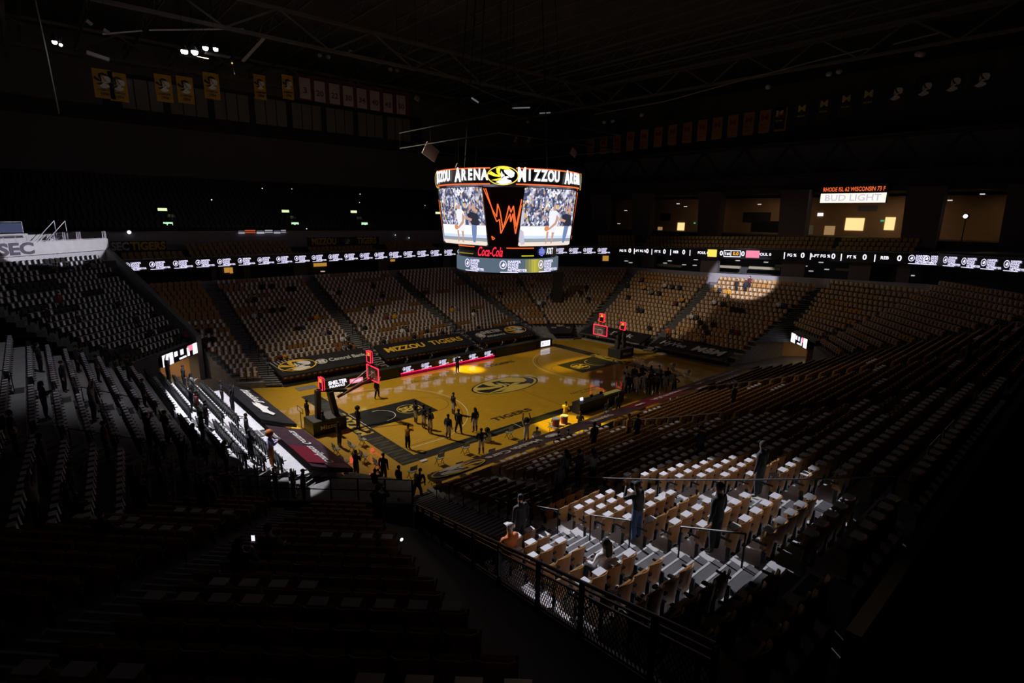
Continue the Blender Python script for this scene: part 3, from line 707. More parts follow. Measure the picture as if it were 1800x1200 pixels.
rpanel(1564, 393, 1.1, 1.6, warm_light, 'lit_window', 'narrow bright lit window beside the wide dark column', 'window')
rpanel(1160, 405, .9, 1.2, glow('dim_door', (.5, .3, .13), .6), 'lit_doorway', 'dim tan lit doorway beside the bright square window', 'doorway')
rpanel(1242, 402, .4, 1.4, warm_light, 'lit_doorway', 'thin bright doorway edge beside the third column', 'doorway')
rpanel(1458, 405, 1.3, 1.2, glow('dim_door', (.5, .3, .13), .6), 'lit_doorway', 'dim beige doorway panel beside the wide lit window', 'doorway')
rpanel(1423, 404, 1.0, 1.3, mat('white_paint', (.8,)*3), 'white_kiosk', 'small white kiosk window beside the third opening column', 'kiosk')
rpanel(1072, 382, 2.2, 1.2, wall_dark, 'wall_sign', 'dark framed sign on the tan wall of the opening next to the scoreboard', 'sign')
rpanel(1170, 381, 2.0, 1.2, wall_dark, 'wall_sign', 'dark sign hanging in the second lit opening', 'sign')
rpanel(1330, 382, 4.2, 1.5, wall_dark, 'menu_board', 'wide dark menu board above the concession stand', 'sign')
rpanel(1345, 398, 4.2, 1.6, black, 'concession_shutter', 'dark concession shutter under the wide menu board', 'shutter')
rpanel(1525, 366, 2.2, .7, mat('sign_blue_grey', (.2, .2, .24), .6), 'wall_sign', 'small blue grey sign above the lit windows', 'sign')
rpanel(1386, 398, .8, .25, led_red, 'red_lit_sign', 'small red lit sign on the concession stand', 'sign')
rpanel(1442, 377, .7, .4, led_white, 'small_screen', 'small white glowing screen in the scoreboard opening', 'screen')
rpanel(1551, 388, .4, .2, glow('exit_green', (.05, .5, .2), .8), 'exit_sign', 'tiny green exit sign between the lit windows', 'sign')
rpanel(1221, 392, .3, .2, glow('exit_green', (.05, .5, .2), .8), 'exit_sign', 'tiny green exit sign beside the square lit window', 'sign')
for dn, (u, v) in enumerate(sorted(((1100, 370), (1205, 363), (1335, 359), (1670, 352), (1727, 341), (1088, 393), (1192, 358)))):
    p = at(u, v, 'x', XR+2); MB().box(p, (.3, .4, .1)).build('concourse_downlight', glow('downlight2', (.8, .75, .7), .9), None, 'small ceiling light in the far concourse, %s from the scoreboard' % nth(dn+1), 'light', 'concourse downlights')
# small scoreboard on the right
p = at(1499, 341, 'x', XR-.6); sb = thing('small_scoreboard', 'small lit scoreboard hanging over a far concourse opening', 'scoreboard', p)
MB().box((.1, 0, 0), (.3, 7.2, 2.1)).build('cabinet', black, sb)
MB().box((-.08, 0, -.45), (.05, 7.0, 1.1)).build('lit_panel', glow('led_cream', (1, .9, .8), 1.15), sb)
o = lettering('BUD LIGHT', glow('print_pale_blue', (.75, .72, .85), .8), (-.12, 0, -.45), (0, -1, 0), (0, 0, 1), .75, sb, width=6)
lettering('RHODE ISL 62 WISCONSIN 73 F', led_orange, (-.12, 0, .55), (0, -1, 0), (0, 0, 1), .5, sb, width=6.6, bold=.01)
# follow spot on the right
p = at(1697, 380, 'x', XR-1)
fs = thing('follow_spotlight', 'blazing white follow spotlight on the far concourse rail', 'light', p)
MB().ball((0, 0, 0), .19, sc=(.5, 1, 1)).build('lens', glow('hot_white', (.85, .85, 1), 14), fs); MB().cyl((.3, 0, -.25), .3, .5).build('lamp_body', black, fs); MB().cyl((.4, 0, -3.05), .05, 2.85).build('stand', blackmetal, fs)
# ------------------------------------------------------------ centre-hung scoreboard
sc_ = thing('centre_scoreboard', 'four-sided video scoreboard hanging over centre court, ringed with lettering', 'scoreboard', (0, 0, 0))
MB().cyl((0, 0, 17.28), 5.85, 1.15, 48).build('top_ring', led_black, sc_)
MB().cyl((0, 0, 11.72), 4.2, 1.0, 40).build('sponsor_ring', led_black, sc_)
MB().cyl((0, 0, 10.62), 4.38, 1.08, 48).build('led_band', led_slate, sc_)
MB().cyl((0, 0, 10.5), 4.3, .12, 40).build('bottom_cap', black, sc_)
def facept(k, a, t):      # face k, a in [-1,1] along, t in [0,1] up
    hw = 2.94-.04*t; dd = 4.5+.6*t + .22*(1-a*a)
    p = Vector((a*hw, -dd, 12.75+4.35*t)); return Matrix.Rotation(-k*pi/2, 3, 'Z') @ p
def screen_mat():
    m = bpy.data.materials.new('video_picture'); m.use_nodes = True; nt = m.node_tree; nt.nodes.clear(); N = nt.nodes.new; Lk = nt.links.new
    out = N('ShaderNodeOutputMaterial'); em = N('ShaderNodeEmission'); tc = N('ShaderNodeTexCoord'); sp = N('ShaderNodeSeparateXYZ'); Lk(tc.outputs['UV'], sp.inputs[0])
    mp = N('ShaderNodeMapping'); mp.inputs['Scale'].default_value = (34, 22, 1); Lk(tc.outputs['UV'], mp.inputs[0])
    vo = N('ShaderNodeTexVoronoi'); vo.inputs['Scale'].default_value = 1.0; Lk(mp.outputs[0], vo.inputs['Vector'])
    rp = N('ShaderNodeValToRGB'); rp.color_ramp.interpolation = 'CONSTANT'; e = rp.color_ramp.elements
    cs = [(0, (.05, .06, .12)), (.22, (.30, .32, .45)), (.38, (.62, .62, .75)), (.5, (.09, .10, .2)), (.62, (.5, .34, .28)), (.72, (.85, .85, .95)), (.85, (.75, .45, .12)), (.9, (.16, .17, .3))]
    e[0].position, e[0].color = 0, (*cs[0][1], 1); e[1].position, e[1].color = cs[1][0], (*cs[1][1], 1)
    for p_, c in cs[2:]: x = e.new(p_); x.color = (*c, 1)
    sx = N('ShaderNodeSeparateColor'); Lk(vo.outputs['Color'], sx.inputs[0]); Lk(sx.outputs[0], rp.inputs[0])
    base = N('ShaderNodeValToRGB'); base.color_ramp.interpolation = 'CONSTANT'; b = base.color_ramp.elements
    b[0].position = 0; b[0].color = (.85, .72, .62, 1); b[1].position = .07; b[1].color = (.30, .33, .38, 1)
    for p_, c in ((.13, (.62, .72, .95)), (.18, (1, 1, 1)), (.345, (.35, .38, .5))): x = b.new(p_); x.color = (*c, 1)
    Lk(sp.outputs[1], base.inputs[0])
    gt = N('ShaderNodeMath'); gt.operation = 'GREATER_THAN'; gt.inputs[1].default_value = .355; Lk(sp.outputs[1], gt.inputs[0])
    mx = N('ShaderNodeMixRGB'); Lk(gt.outputs[0], mx.inputs[0]); Lk(base.outputs[0], mx.inputs[1]); Lk(rp.outputs[0], mx.inputs[2])
    Lk(mx.outputs[0], em.inputs[0]); em.inputs[1].default_value = 1.1; Lk(em.outputs[0], out.inputs[0]); return m
scm = screen_mat()
FIG = [('player_white', (.92, .92, 1), [[(.47, .59), (.52, .63), (.6, .63), (.66, .58), (.67, .42), (.64, .32), (.5, .33), (.48, .45)], [(.48, .34), (.65, .33), (.62, .22), (.5, .24)]]),
       ('player_skin', (.60, .36, .27), [[(.54, .72), (.575, .72), (.59, .66), (.57, .62), (.545, .63), (.53, .67)], [(.62, .56), (.67, .5), (.63, .38), (.5, .28), (.49, .31), (.6, .42)], [(.46, .25), (.5, .26), (.5, .16), (.48, .04), (.46, .04), (.465, .15)], [(.56, .24), (.61, .24), (.6, .14), (.585, .04), (.56, .04), (.57, .14)]]),
       ('ball_orange', (.75, .3, .12), [oval(12, .045, .05)]),
       ('opponent_black', (.03, .03, .05), [[(.72, .54), (.8, .58), (.93, .55), (.95, .38), (.88, .33), (.8, .36), (.76, .44)]]),
       ('opponent_skin', (.62, .36, .27), [[(.78, .72), (.82, .72), (.83, .65), (.8, .61), (.77, .64)], [(.66, .46), (.8, .42), (.82, .46), (.7, .5)], [(.84, .6), (.93, .56), (.9, .68), (.86, .74)]]),
       ('blue_legs', (.18, .25, .5), [[(.8, .36), (.9, .35), (.88, .2), (.84, .05), (.8, .05), (.79, .2)]]),
       ('side_figure', (.6, .58, .72), [[(0, .62), (.04, .58), (.05, .4), (.0, .35)], [(0, .3), (.06, .26), (.1, .04), (.05, .02), (.0, .12)]])]
for k in range(4):
    vs = []; fs = []; n = 8
    for j in range(2):
        for i in range(n+1): vs.append(facept(k, -1+2*i/n, j))
    fs = [(i, i+1, n+2+i, n+1+i) for i in range(n)]
    me = bpy.data.meshes.new('video_screen'); me.from_pydata(vs, [], fs); me.materials.append(scm); uv = me.uv_layers.new()
    for p_ in me.polygons:
        for li in p_.loop_indices: vi = me.loops[li].vertex_index; uv.data[li].uv = ((vi % (n+1))/n, vi//(n+1))
    scn = link('video_screen', me, sc_)
    nn = Matrix.Rotation(-k*pi/2, 3, 'Z') @ Vector((0, -.03, 0))
    for f_i, (nm, c, polys) in enumerate(FIG):
        mb = MB(); g = glow(nm, c, 1.0)
        for P in polys:
            if nm == 'ball_orange': P = [(x+.455, y+.31) for x, y in P]
            sh = -.06 if k == 1 else 0
            mb.add([facept(k, 2*min(1, max(0, x+sh))-1, y)+nn*(1+f_i*.3) for x, y in P], [tuple(range(len(P)))])
        mb.build('picture_figure', g, scn)
    # frame and corner panel
    fr = MB(); c = [facept(k, a, t) for a, t in ((-1, 0), (1, 0), (1, 1), (-1, 1))]
    for i in range(4): fr.bar(c[i]-nn, c[(i+1) % 4]-nn, .12)
    fr.build('screen_frame', black, sc_)
    a0, a1, b0, b1 = facept(k, -1, 0), facept(k, -1, 1), facept((k+1) % 4, 1, 0), facept((k+1) % 4, 1, 1)
    MB().quad(a0, a1, b1, b0).build('corner_panel', mat('panel_maroon_black', (.02, .006, .006), .4), sc_)
    # lettering and neon on the top ring
    fang = -pi/2-k*pi/2; s_ = 'MIZZOU ARENA'
    for i, ch in enumerate(s_):
        if ch == ' ': continue
        a = fang+(i-5.5)*.100; R = 5.95; big = i in (0, 7)
        o = link('ring_letter', textmesh(ch, glow('ring_white', (1, .97, 1), 1.6), .045, .03), sc_)
        o.matrix_local = basis((R*cos(a), R*sin(a), 17.93), (-sin(a), cos(a), 0), (0, 0, 1), .54 if not big else .62, .80 if not big else 1.0)
    cang = fang-pi/4; n_ = Vector((cos(cang), sin(cang), 0))
    badge(n_*6.0+Vector((0, 0, 17.88)), (-sin(cang), cos(cang), 0), (0, 0, 1), 2.35, sc_, led_gold, led_black, glow('led_yellow2', (1, .85, .05), 1.2), glow('led_white2', (1, 1, .95), 1.6), h=1.35)
    for z, m_ in ((17.30, led_orange), (18.42, led_orange)):
        pts = [(5.9*cos(fang+a), 5.9*sin(fang+a), z) for a in [(-.62+1.24*i/14) for i in range(15)]]
        MB().path(pts, .09, 4).build('neon_line', m_, sc_)
    # jagged neon claw marks on each corner panel
    ex = (b0-a0).normalized()
    def cp(x, y): # x 0..1 from left screen edge to right screen edge, y 0..1 up
        l, r = b0.lerp(b1, y), a0.lerp(a1, y); return l.lerp(r, x)+n_*.07
    M1 = [(.03, .97), (.22, .62), (.32, .50), (.36, .72), (.42, .6), (.5, .30), (.6, .5), (.66, .69), (.72, .58), (.78, .69), (.86, .44), (.9, .34), (.95, .62), (.98, .8)]
    M2 = [(.08, .97), (.24, .55), (.32, .42), (.4, .46), (.44, .22), (.56, .36), (.7, .56), (.73, .42), (.78, .56), (.9, .22), (.94, .42), (.985, .7)]
    MB().path([cp(*p_) for p_ in M1], .065, 4).build('claw_neon', led_orange, sc_); MB().path([cp(*p_) for p_ in M2], .065, 4).build('claw_neon', led_orange, sc_)
    MB().path([cp(.14, .17), cp(.24, .13), cp(.16, .11), cp(.14, .17)], .06, 4).build('claw_neon', led_orange, sc_)
CAMH = atan2(CAM.y, CAM.x)
def cyl_at(u, z, R):
    d = math.asin(max(-1, min(1, (u-893)/(19.7*R)))); a = CAMH+d; return Vector((R*cos(a), R*sin(a), z)), Vector((-sin(a), cos(a), 0))
for u in (834, 893, 951):
    p, t = cyl_at(u, 11.16, 4.43); o = link('sponsor_mark', spon, sc_); o.matrix_local = basis(p, t, (0, 0, 1), .95); 
for i in range(5):
    p, t = cyl_at(925+i*5.5, 11.16, 4.40); o = MB().box((0, 0, 0), (.45, 1.04, .01)).build('yellow_glow_segment', glow('yel%d' % i, (.25+.17*(2-abs(i-2))*1.2, .26+.14*(2-abs(i-2))*1.2, .12-.03*(2-abs(i-2))), .85), sc_); o.matrix_local = basis(p, t, (0, 0, 1), 1)
p, t = cyl_at(865, 12.2, 4.28); lettering('Coca-Cola', glow('script_red', (1, .03, .06), 1.3), p, t, (0, 0, 1), .75, sc_, width=2.1, shear=.35, bold=.02)
p, t = cyl_at(961, 12.25, 4.28); lettering('AT&T', glow('letter_white', (.95, .95, 1), 1.2), p, t, (0, 0, 1), .5, sc_, width=1.0, bold=.04)
p, t = cyl_at(947, 12.25, 4.28); gmb = MB()
for j in range(6):
    yy = -.3+j*.12; w = sqrt(max(0, .32**2-yy*yy)); gmb.prism([(-w, yy-.03, 0), (w, yy-.04, 0), (w, yy+.04, 0), (-w, yy+.03, 0)], (0, 0, .02))
o = gmb.build('striped_globe', glow('globe_blue', (.25, .3, 1), 1.2), sc_); o.matrix_local = basis(p, t, (0, 0, 1), 1)
for u0, u1, z, m_ in ((812, 840, 12.58, led_orange), (891, 934, 12.55, led_orange), (972, 982, 12.7, led_orange), (814, 838, 12.0, glow('dim_yellow', (.6, .45, .05), .5)), (915, 934, 11.95, led_yellow)):
    pts = [cyl_at(u0+(u1-u0)*i/4, z, 4.26)[0] for i in range(5)]; MB().path(pts, .07, 4).build('neon_bar', m_, sc_)
for a in range(8):
    x, y = 4.6*cos(a*pi/4), 4.6*sin(a*pi/4); MB().bar((x, y, 18.4), (x*.7, y*.7, 34), .05).build('hanging_cable', blackmetal, sc_)
tr = thing('lighting_truss_ring', 'dark square rigging truss above the centre scoreboard', 'truss', (0, 0, 0))
for z in (20.4, 21.6):
    for k in range(4):
        a, b = [(6.5*sx, 6.5*sy, z) for sx, sy in (((-1, -1), (1, -1)), ((1, -1), (1, 1)), ((1, 1), (-1, 1)), ((-1, 1), (-1, -1)))[k]]; MB().bar(a, b, .07).build('truss_chord', black, tr)
for i, (u, v, s_) in enumerate(((757, 267, 1.3), (806, 294, .55), (733, 173, .4), (1008, 268, .7))):
    p = at(u, v, 'y', 3 if i != 3 else -3); MB().box((0, 0, 0), (s_, .08, s_*.8), Matrix.Rotation(.5, 3, 'Y')).build('rigging_cloth', offwhite, None, 'small pale cloth panel tied to the rigging %s' % ('hanging beside the scoreboard', 'just above the nearer lettering', 'below the last white banner', 'above the farther lettering')[i], 'cloth').location = p
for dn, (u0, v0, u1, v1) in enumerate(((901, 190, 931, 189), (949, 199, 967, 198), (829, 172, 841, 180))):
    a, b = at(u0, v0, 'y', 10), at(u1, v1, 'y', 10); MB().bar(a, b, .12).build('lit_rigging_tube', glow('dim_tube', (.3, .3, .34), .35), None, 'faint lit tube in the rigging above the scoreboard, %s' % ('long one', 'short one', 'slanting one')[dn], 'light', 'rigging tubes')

# ------------------------------------------------------------ baskets
glass = bpy.data.materials.new('backboard_glass'); glass.use_nodes = True
b_ = glass.node_tree.nodes['Principled BSDF']; b_.inputs['Base Color'].default_value = (.6, .4, .4, 1); b_.inputs['Alpha'].default_value = .18; b_.inputs['Roughness'].default_value = .1
def basket(s, where):
    g = thing('basketball_goal', 'basketball goal with red lit backboard frame %s' % where, 'basketball goal', (0, 0, 0))
    X = s*13.11
    pts = [(X, -.9, 2.9), (X, .9, 2.9), (X, .9, 3.97), (X, -.9, 3.97), (X, -.9, 2.9)]
    MB().box((X, 0, 3.435), (.03, 1.8, 1.05)).build('backboard', glass, g)
    MB().path(pts, .055, 4).build('red_light_frame', led_red, g)
    MB().path([(X-s*.03, -.3, 3.05), (X-s*.03, .3, 3.05), (X-s*.03, .3, 3.5), (X-s*.03, -.3, 3.5), (X-s*.03, -.3, 3.05)], .05, 4).build('target_square', white, g)
    cx = X-s*.38; ring = [(cx+.23*cos(a*pi/8), .23*sin(a*pi/8), 3.05) for a in range(17)]
    rim = MB().path(ring, .025, 5).build('rim', mat('rim_orange', (.8, .16, .03), .4), g)
    net = MB()
    for a in range(12):
        for d in (1, -1):
            q = [(cx+(.23-.045*j)*cos((a+d*j*.5)*pi/6), (.23-.045*j)*sin((a+d*j*.5)*pi/6), 3.05-.11*j) for j in range(4)]; net.path(q, .008, 3)
    net.build('net', white, rim)
    MB().bar((X, 0, 3.1), (s*15.9, 0, 2.2), .13, .18).build('boom_arm', mat('arm_red_grey', (.16, .02, .03), .4), g)  # red glow of the backboard lights put into the arm's colour
    for y in (-.5, .5): MB().bar((X+s*.08, y, 3.7), (s*15.6, y*.5, 2.4), .05).build('brace', steel, g)
    MB().bar((s*16.1, 0, .9), (s*16.45, 0, 2.75), .5, .34).build('mast_pad', black, g)
    MB().bar((s*17.4, 0, .9), (s*17.3, 0, 3.0), .34, .34).build('post', mat('padding_brown_black', (.06, .045, .03), .6), g)
    MB().bar((s*17.35, 0, 3.0), (s*15.2, 0, 2.55), .18, .2).build('upper_arm', black, g)
    MB().box((s*16.9, 0, .5), (2.4, 1.7, .9)).build('base', cloth_black, g)
    MB().box((s*16.9, 0, .97), (2.3, 1.6, .05)).build('base_cover', greymetal, g)
    lettering('Mizzou', white, (s*16.9, -.87, .5), (1, 0, 0), (0, 0, 1), .3, g, width=1.4)
    for (x, z) in ((X+s*.2, 4.75), (s*17.0, 3.42)):
        c = MB().box((x, 0, z), (.12, .62, .82)).build('shot_clock', black, g)
        for fx in (-1, 1):
            xx = x+fx*.07; MB().path([(xx, -.31, z-.42), (xx, .31, z-.42), (xx, .31, z+.42), (xx, -.31, z+.42), (xx, -.31, z-.42)], .036, 4).build('clock_light', led_red, c)
            t = link('clock_digits', textmesh('30', led_amber, .03), c); t.matrix_local = basis((xx+fx*.01, 0, z+.2), (0, fx, 0), (0, 0, 1), .28)
    MB().bar((X+s*.2, 0, 4.35), (X+s*.2, 0, 3.0), .05).build('clock_mount', black, g)
    MB().bar((s*17.0, 0, 3.05), (s*17.0, 0, 2.9), .05).build('clock_mount', black, g)
    return g
basket(-1, 'at the near end beside the plum drape'); basket(1, 'at the far end before black drapes')

# ------------------------------------------------------------ drapes over the first rows
def drape(fl, fr, bl, br, m, label, marks, up=(0, 0, 1), apron=.14, name='seat_drape'):
    fl, fr, bl, br = [Vector(p) for p in (fl, fr, bl, br)]; ex = (fr-fl).normalized(); root = thing(name, label, 'banner', (0, 0, 0))
    n, k = 14, 6; vs = []; rnd = random.Random(int(fl.x*10+fl.y*3))
    for j in range(k+1):
        for i in range(n+1):
            p = fl.lerp(fr, i/n).lerp(bl.lerp(br, i/n), j/k); p.z += -.05*sin(pi*j/k)+.018*rnd.uniform(-1, 1); vs.append(p)
    fs = [(j*(n+1)+i, j*(n+1)+i+1, (j+1)*(n+1)+i+1, (j+1)*(n+1)+i) for j in range(k) for i in range(n)]
    b0 = len(vs)
    for i in range(n+1): p = Vector(vs[i]); out = (fl-bl); out.z = 0; p += out.normalized()*(.04+.02*(i % 2)); p.z -= apron; vs.append(p)
    fs += [(b0+i, b0+i+1, i+1, i) for i in range(n)]
    for cidx, side in ((0, 0), (n, 1)):
        s0 = len(vs)
        for j in range(k+1): p = Vector(vs[j*(n+1)+cidx]); p.z -= .25; vs.append(p)
        for j in range(k): fs.append((j*(n+1)+cidx, (j+1)*(n+1)+cidx, s0+j+1, s0+j))
    MB().add(vs, fs).build('sheet', m, root, smooth=False)
    ey = ((bl+br)/2-(fl+fr)/2).normalized(); nz = ex.cross(ey)
    if nz.z < 0: nz = -nz
    for mk in marks:
        a, w_, h_ = mk[1], mk[2], mk[3]; c = fl.lerp(fr, a).lerp(bl.lerp(br, a), mk[4] if len(mk) > 4 else .5)+nz*.045
        flip = mk[5] if len(mk) > 5 else 1
        m_ = mk[6] if len(mk) > 6 else offwhite
        if mk[0] == '@tiger': badge(c, ex*flip, ey*flip, w_, root, gold, cloth_black, gold, offwhite, h=h_)
        elif mk[0] == '@clover':
            mb = MB(); A, B = oval(20, .5, .5), oval(20, .42, .4)
            for i in range(20): j = (i+1) % 20; mb.quad((*A[i], 0), (*A[j], 0), (*B[j], 0), (*B[i], 0))
            for q in range(4): mb.prism([(x+.17*cos(pi/4+q*pi/2)*1.2, y+.17*sin(pi/4+q*pi/2)*1.2, 0) for x, y in oval(8, .16, .16)], (0, 0, .004))
            o = mb.build('flower_mark', m_, root); o.matrix_local = basis(c, ex*flip, ey*flip, w_, h_)
        elif mk[0] == '@patch':
            mb = MB().prism([(-.5, -.5, 0), (.5, -.5, 0), (.5, .5, 0), (-.5, .5, 0)], (0, 0, .004)); o = mb.build('colour_patch', m_, root); o.matrix_local = basis(c, ex, ey, w_, h_)
        elif mk[0] == '@streak':
            mb = MB(); rr = random.Random(5)
            for q in range(7): x = -.5+q*.14; mb.prism([(x, .5, 0), (x+.03, .5, 0), (x+.28, -.45, 0)], (0, 0, .003))
            o = mb.build('claw_streaks', m_, root); o.matrix_local = basis(c-nz*.012, ex, ey, w_, h_)
        elif mk[0] == '@head':
            P = [(-.5, .1), (-.35, .35), (-.2, .15), (.0, .2), (.15, .45), (.22, .2), (.42, .1), (.5, -.1), (.3, -.15), (.45, -.3), (.2, -.4), (-.1, -.3), (-.35, -.35), (-.4, -.1)]
            o = MB().prism([(x, y, 0) for x, y in P], (0, 0, .004)).build('animal_head_mark', m_, root); o.matrix_local = basis(c, ex*flip, ey*flip, w_, h_)
        else: lettering(mk[0], m_, c, ex*flip, ey*flip, h_, root, width=w_, bold=.05 if 'MIZ' in mk[0] or 'MēM' in mk[0] else .02, shear=.3 if mk[0] in ('HyVee', 'MēM') else 0)
    return root
zf, zb = 1.05, 1.75
yf, yb = 11.5, 14.3
zf = 1.02
drape((-15.9, yf, zf), (-7.2, yf, zf), (-16.1, yb, zb), (-7.0, yb, zb), cloth_black, 'black sponsor drape with gold oval tiger badge and white flower mark', [('@streak', .12, 2.4, 2.6), ('@tiger', .22, 3.4, 2.1), ('@clover', .47, 1.1, .95), ('Central Bank', .76, 3.7, .62)])
drape((-5.8, yf, zf), (5.3, yf, zf), (-5.7, yb, zb), (5.1, yb, zb), cloth_black, 'black drape with gold words MIZZOU TIGERS over the far front rows', [('MIZZOU', .27, 4.6, .95, .5, 1, gold), ('TIGERS', .74, 4.2, .95, .5, 1, gold)])
drape((6.2, yf, zf), (14.7, yf, zf), (6.1, yb, zb), (14.6, yb, zb), cloth_black, 'black drape with white words SHELTER INSURANCE and oval tiger badge', [('@clover', .12, 1.2, 1.2), ('SHELTER', .35, 2.9, .7, .66), ('INSURANCE', .35, 2.7, .4, .3), ('@tiger', .76, 3.2, 2.0)])
drape((16.4, 10.4, zf), (18.5, 8.9, zf), (18.6, 14.0, zb), (22.3, 11.7, zb), cloth_black, 'small tapering black drape in the far corner with white roundels', [('AMERICAN FAMILY', .5, 3.0, .35, .9), ('SEC', .5, 1.0, .6, .5), ('SSM', .22, .6, .45, .35), ('G', .8, .5, .5, .35)])
drape((19.6, 8.6, .95), (20.3, 0.0, .95), (22.0, 8.6, 1.6), (22.9, .2, 1.6), cloth_black, 'black drape with grey script writing behind the far basket', [('Dick', .62, 3.0, 1.0, .5, 1, mat('grey_print', (.66, .66, .69), .5)), ('PEPSI', .2, 1.4, .3, .6, 1, mat('grey_print', (.66, .66, .69), .5))])
drape((20.9, -.9, .9), (21.1, -9.7, .9), (22.9, -1.0, 1.6), (23.1, -9.9, 1.6), cloth_black, 'black drape with slanted grey words HyVee and MeM', [('HyVee', .27, 3.1, .85, .5, 1, mat('grey_print', (.66, .66, .69), .5)), ('MēM', .73, 3.7, 1.05, .5, 1, mat('grey_print', (.66, .66, .69), .5))])
drape((-19.0, 10.2, zf), (-19.0, -.3, zf), (-21.2, 10.6, zb+.1), (-21.2, -.1, zb+.1), cloth_black, 'black end drape with white animal head behind the near basket', [('Boulevard', .36, 3.6, .8, .4, -1), ('@head', .70, 3.4, 1.2, .5, -1)])
drape((-19.0, -1.5, zf), (-19.0, -8.9, zf), (-21.3, -1.3, zb+.1), (-21.3, -8.9, zb+.1), cloth_plum, 'plum end drape with red corner and pale script behind near basket', [('Commerce', .30, 2.6, .55, .45, -1), ('Compliance', .72, 2.9, .55, .45, -1), ('@patch', .74, 2.9, 1.1, .78, 1, red_vinyl), ('@patch', .97, .7, 1.3, .35, 1, mat('pale_plum', (.16, .12, .16), .5))])
drape((-3.9, -12.2, zf), (-16.2, -12.2, zf), (-3.9, -14.2, 1.55), (-16.6, -14.2, 1.55), cloth_plum, 'plum front drape with gold ringed tiger oval and Health Care lettering', [('@tiger', .87, 3.5, 1.75), ('Health Care', .54, 4.2, .7), ('@clover', .28, 1.1, .8)])
drape((1.2, -12.2, zf), (-3.8, -12.2, zf), (1.2, -14.2, 1.55), (-3.8, -14.2, 1.55), cloth_plum, 'dark front drape with bold white word near the drink coolers', [('SUBWAY', .75, 2.2, .6)])
drape((11.0, -12.2, zf), (1.3, -12.2, zf), (11.4, -14.2, 1.55), (1.3, -14.2, 1.55), red_vinyl, 'long red front drape with white lettering and arrow mark', [('MIDWAYUSA', .5, 5.2, .6), ('@head', .93, 1.2, .5), ('@head', .06, 1.4, .5)])
drape((19.0, -12.2, zf), (11.1, -12.2, zf), (19.6, -14.2, 1.55), (11.5, -14.2, 1.55), cloth_plum, 'dark front drape with thin grey line past the long red drape', [('STATE FARM', .55, 5.2, .4, .5, 1, mat('grey_print', (.66, .66, .69), .5))])

# ------------------------------------------------------------ courtside tables with LED fronts
def led_table(x0, x1, label, marks=0, red=False, y=8.15):
    t = thing('led_table', label, 'table', ((x0+x1)/2, y, 0)); w = x1-x0
    MB().box((0, .03, .45), (w-.02, .1, .88)).build('led_front', led_black, t)
    MB().box((0, .42, .90), (w-.02, .75, .05)).build('table_top', black, t)
    MB().box((-w/2+.06, .4, .43), (.06, .6, .86)).build('end_panel', black, t); MB().box((w/2-.06, .4, .43), (.06, .6, .86)).build('end_panel', black, t)
    if red:
        MB().box((0, -.03, .27), (w-.06, .02, .06)).build('red_light_strip', led_red, t); MB().box((0, -.03, .12), (w-.06, .015, .2)).build('red_glow_panel', glow('deep_red', (.25, .0, .03), .8), t)
    for i in range(marks):
        o = link('sponsor_mark', spon, t); o.matrix_local = basis(((i-(marks-1)/2)*2.05, -.04, .62), (1, 0, 0), (0, 0, 1), .52)
    return t
led_table(-6.2, -.9, 'black LED table with red light strip, nearer half of the pair', 3, True); led_table(-.9, 5.4, 'black LED table with red light strip, farther half of the pair', 3, True)
led_table(5.5, 11.7, 'long dark scorer table past the red lit tables'); 
t = led_table(11.8, 14.3, 'dark table ending in a bright white screen at far corner'); MB().box((.1, -.04, .5), (1.5, .02, .66)).build('white_screen', led_white, t); lettering('MIZZOU', glow('pale_print', (.55, .5, .7), .6), (.1, -.06, .5), (1, 0, 0), (0, 0, 1), .3, t, width=1.2)
t = led_table(-13.6, -9.9, 'black LED table with white words and pink panel beyond the near basket'); lettering('SHELTER', led_white, (-.65, -.05, .66), (1, 0, 0), (0, 0, 1), .34, t, width=1.7, bold=.05); lettering('INSURANCE', led_white, (-.7, -.05, .33), (1, 0, 0), (0, 0, 1), .2, t, width=1.4, bold=.05)
MB().box((1.1, -.04, .48), (1.25, .02, .42)).build('pink_panel', led_pink, t); lettering('Schnucks', glow('letter_white', (.95, .95, 1), 1.2), (1.1, -.06, .48), (1, 0, 0), (0, 0, 1), .18, t, width=.9)
led_table(-9.8, -6.3, 'plain black courtside table between the two lit tables')

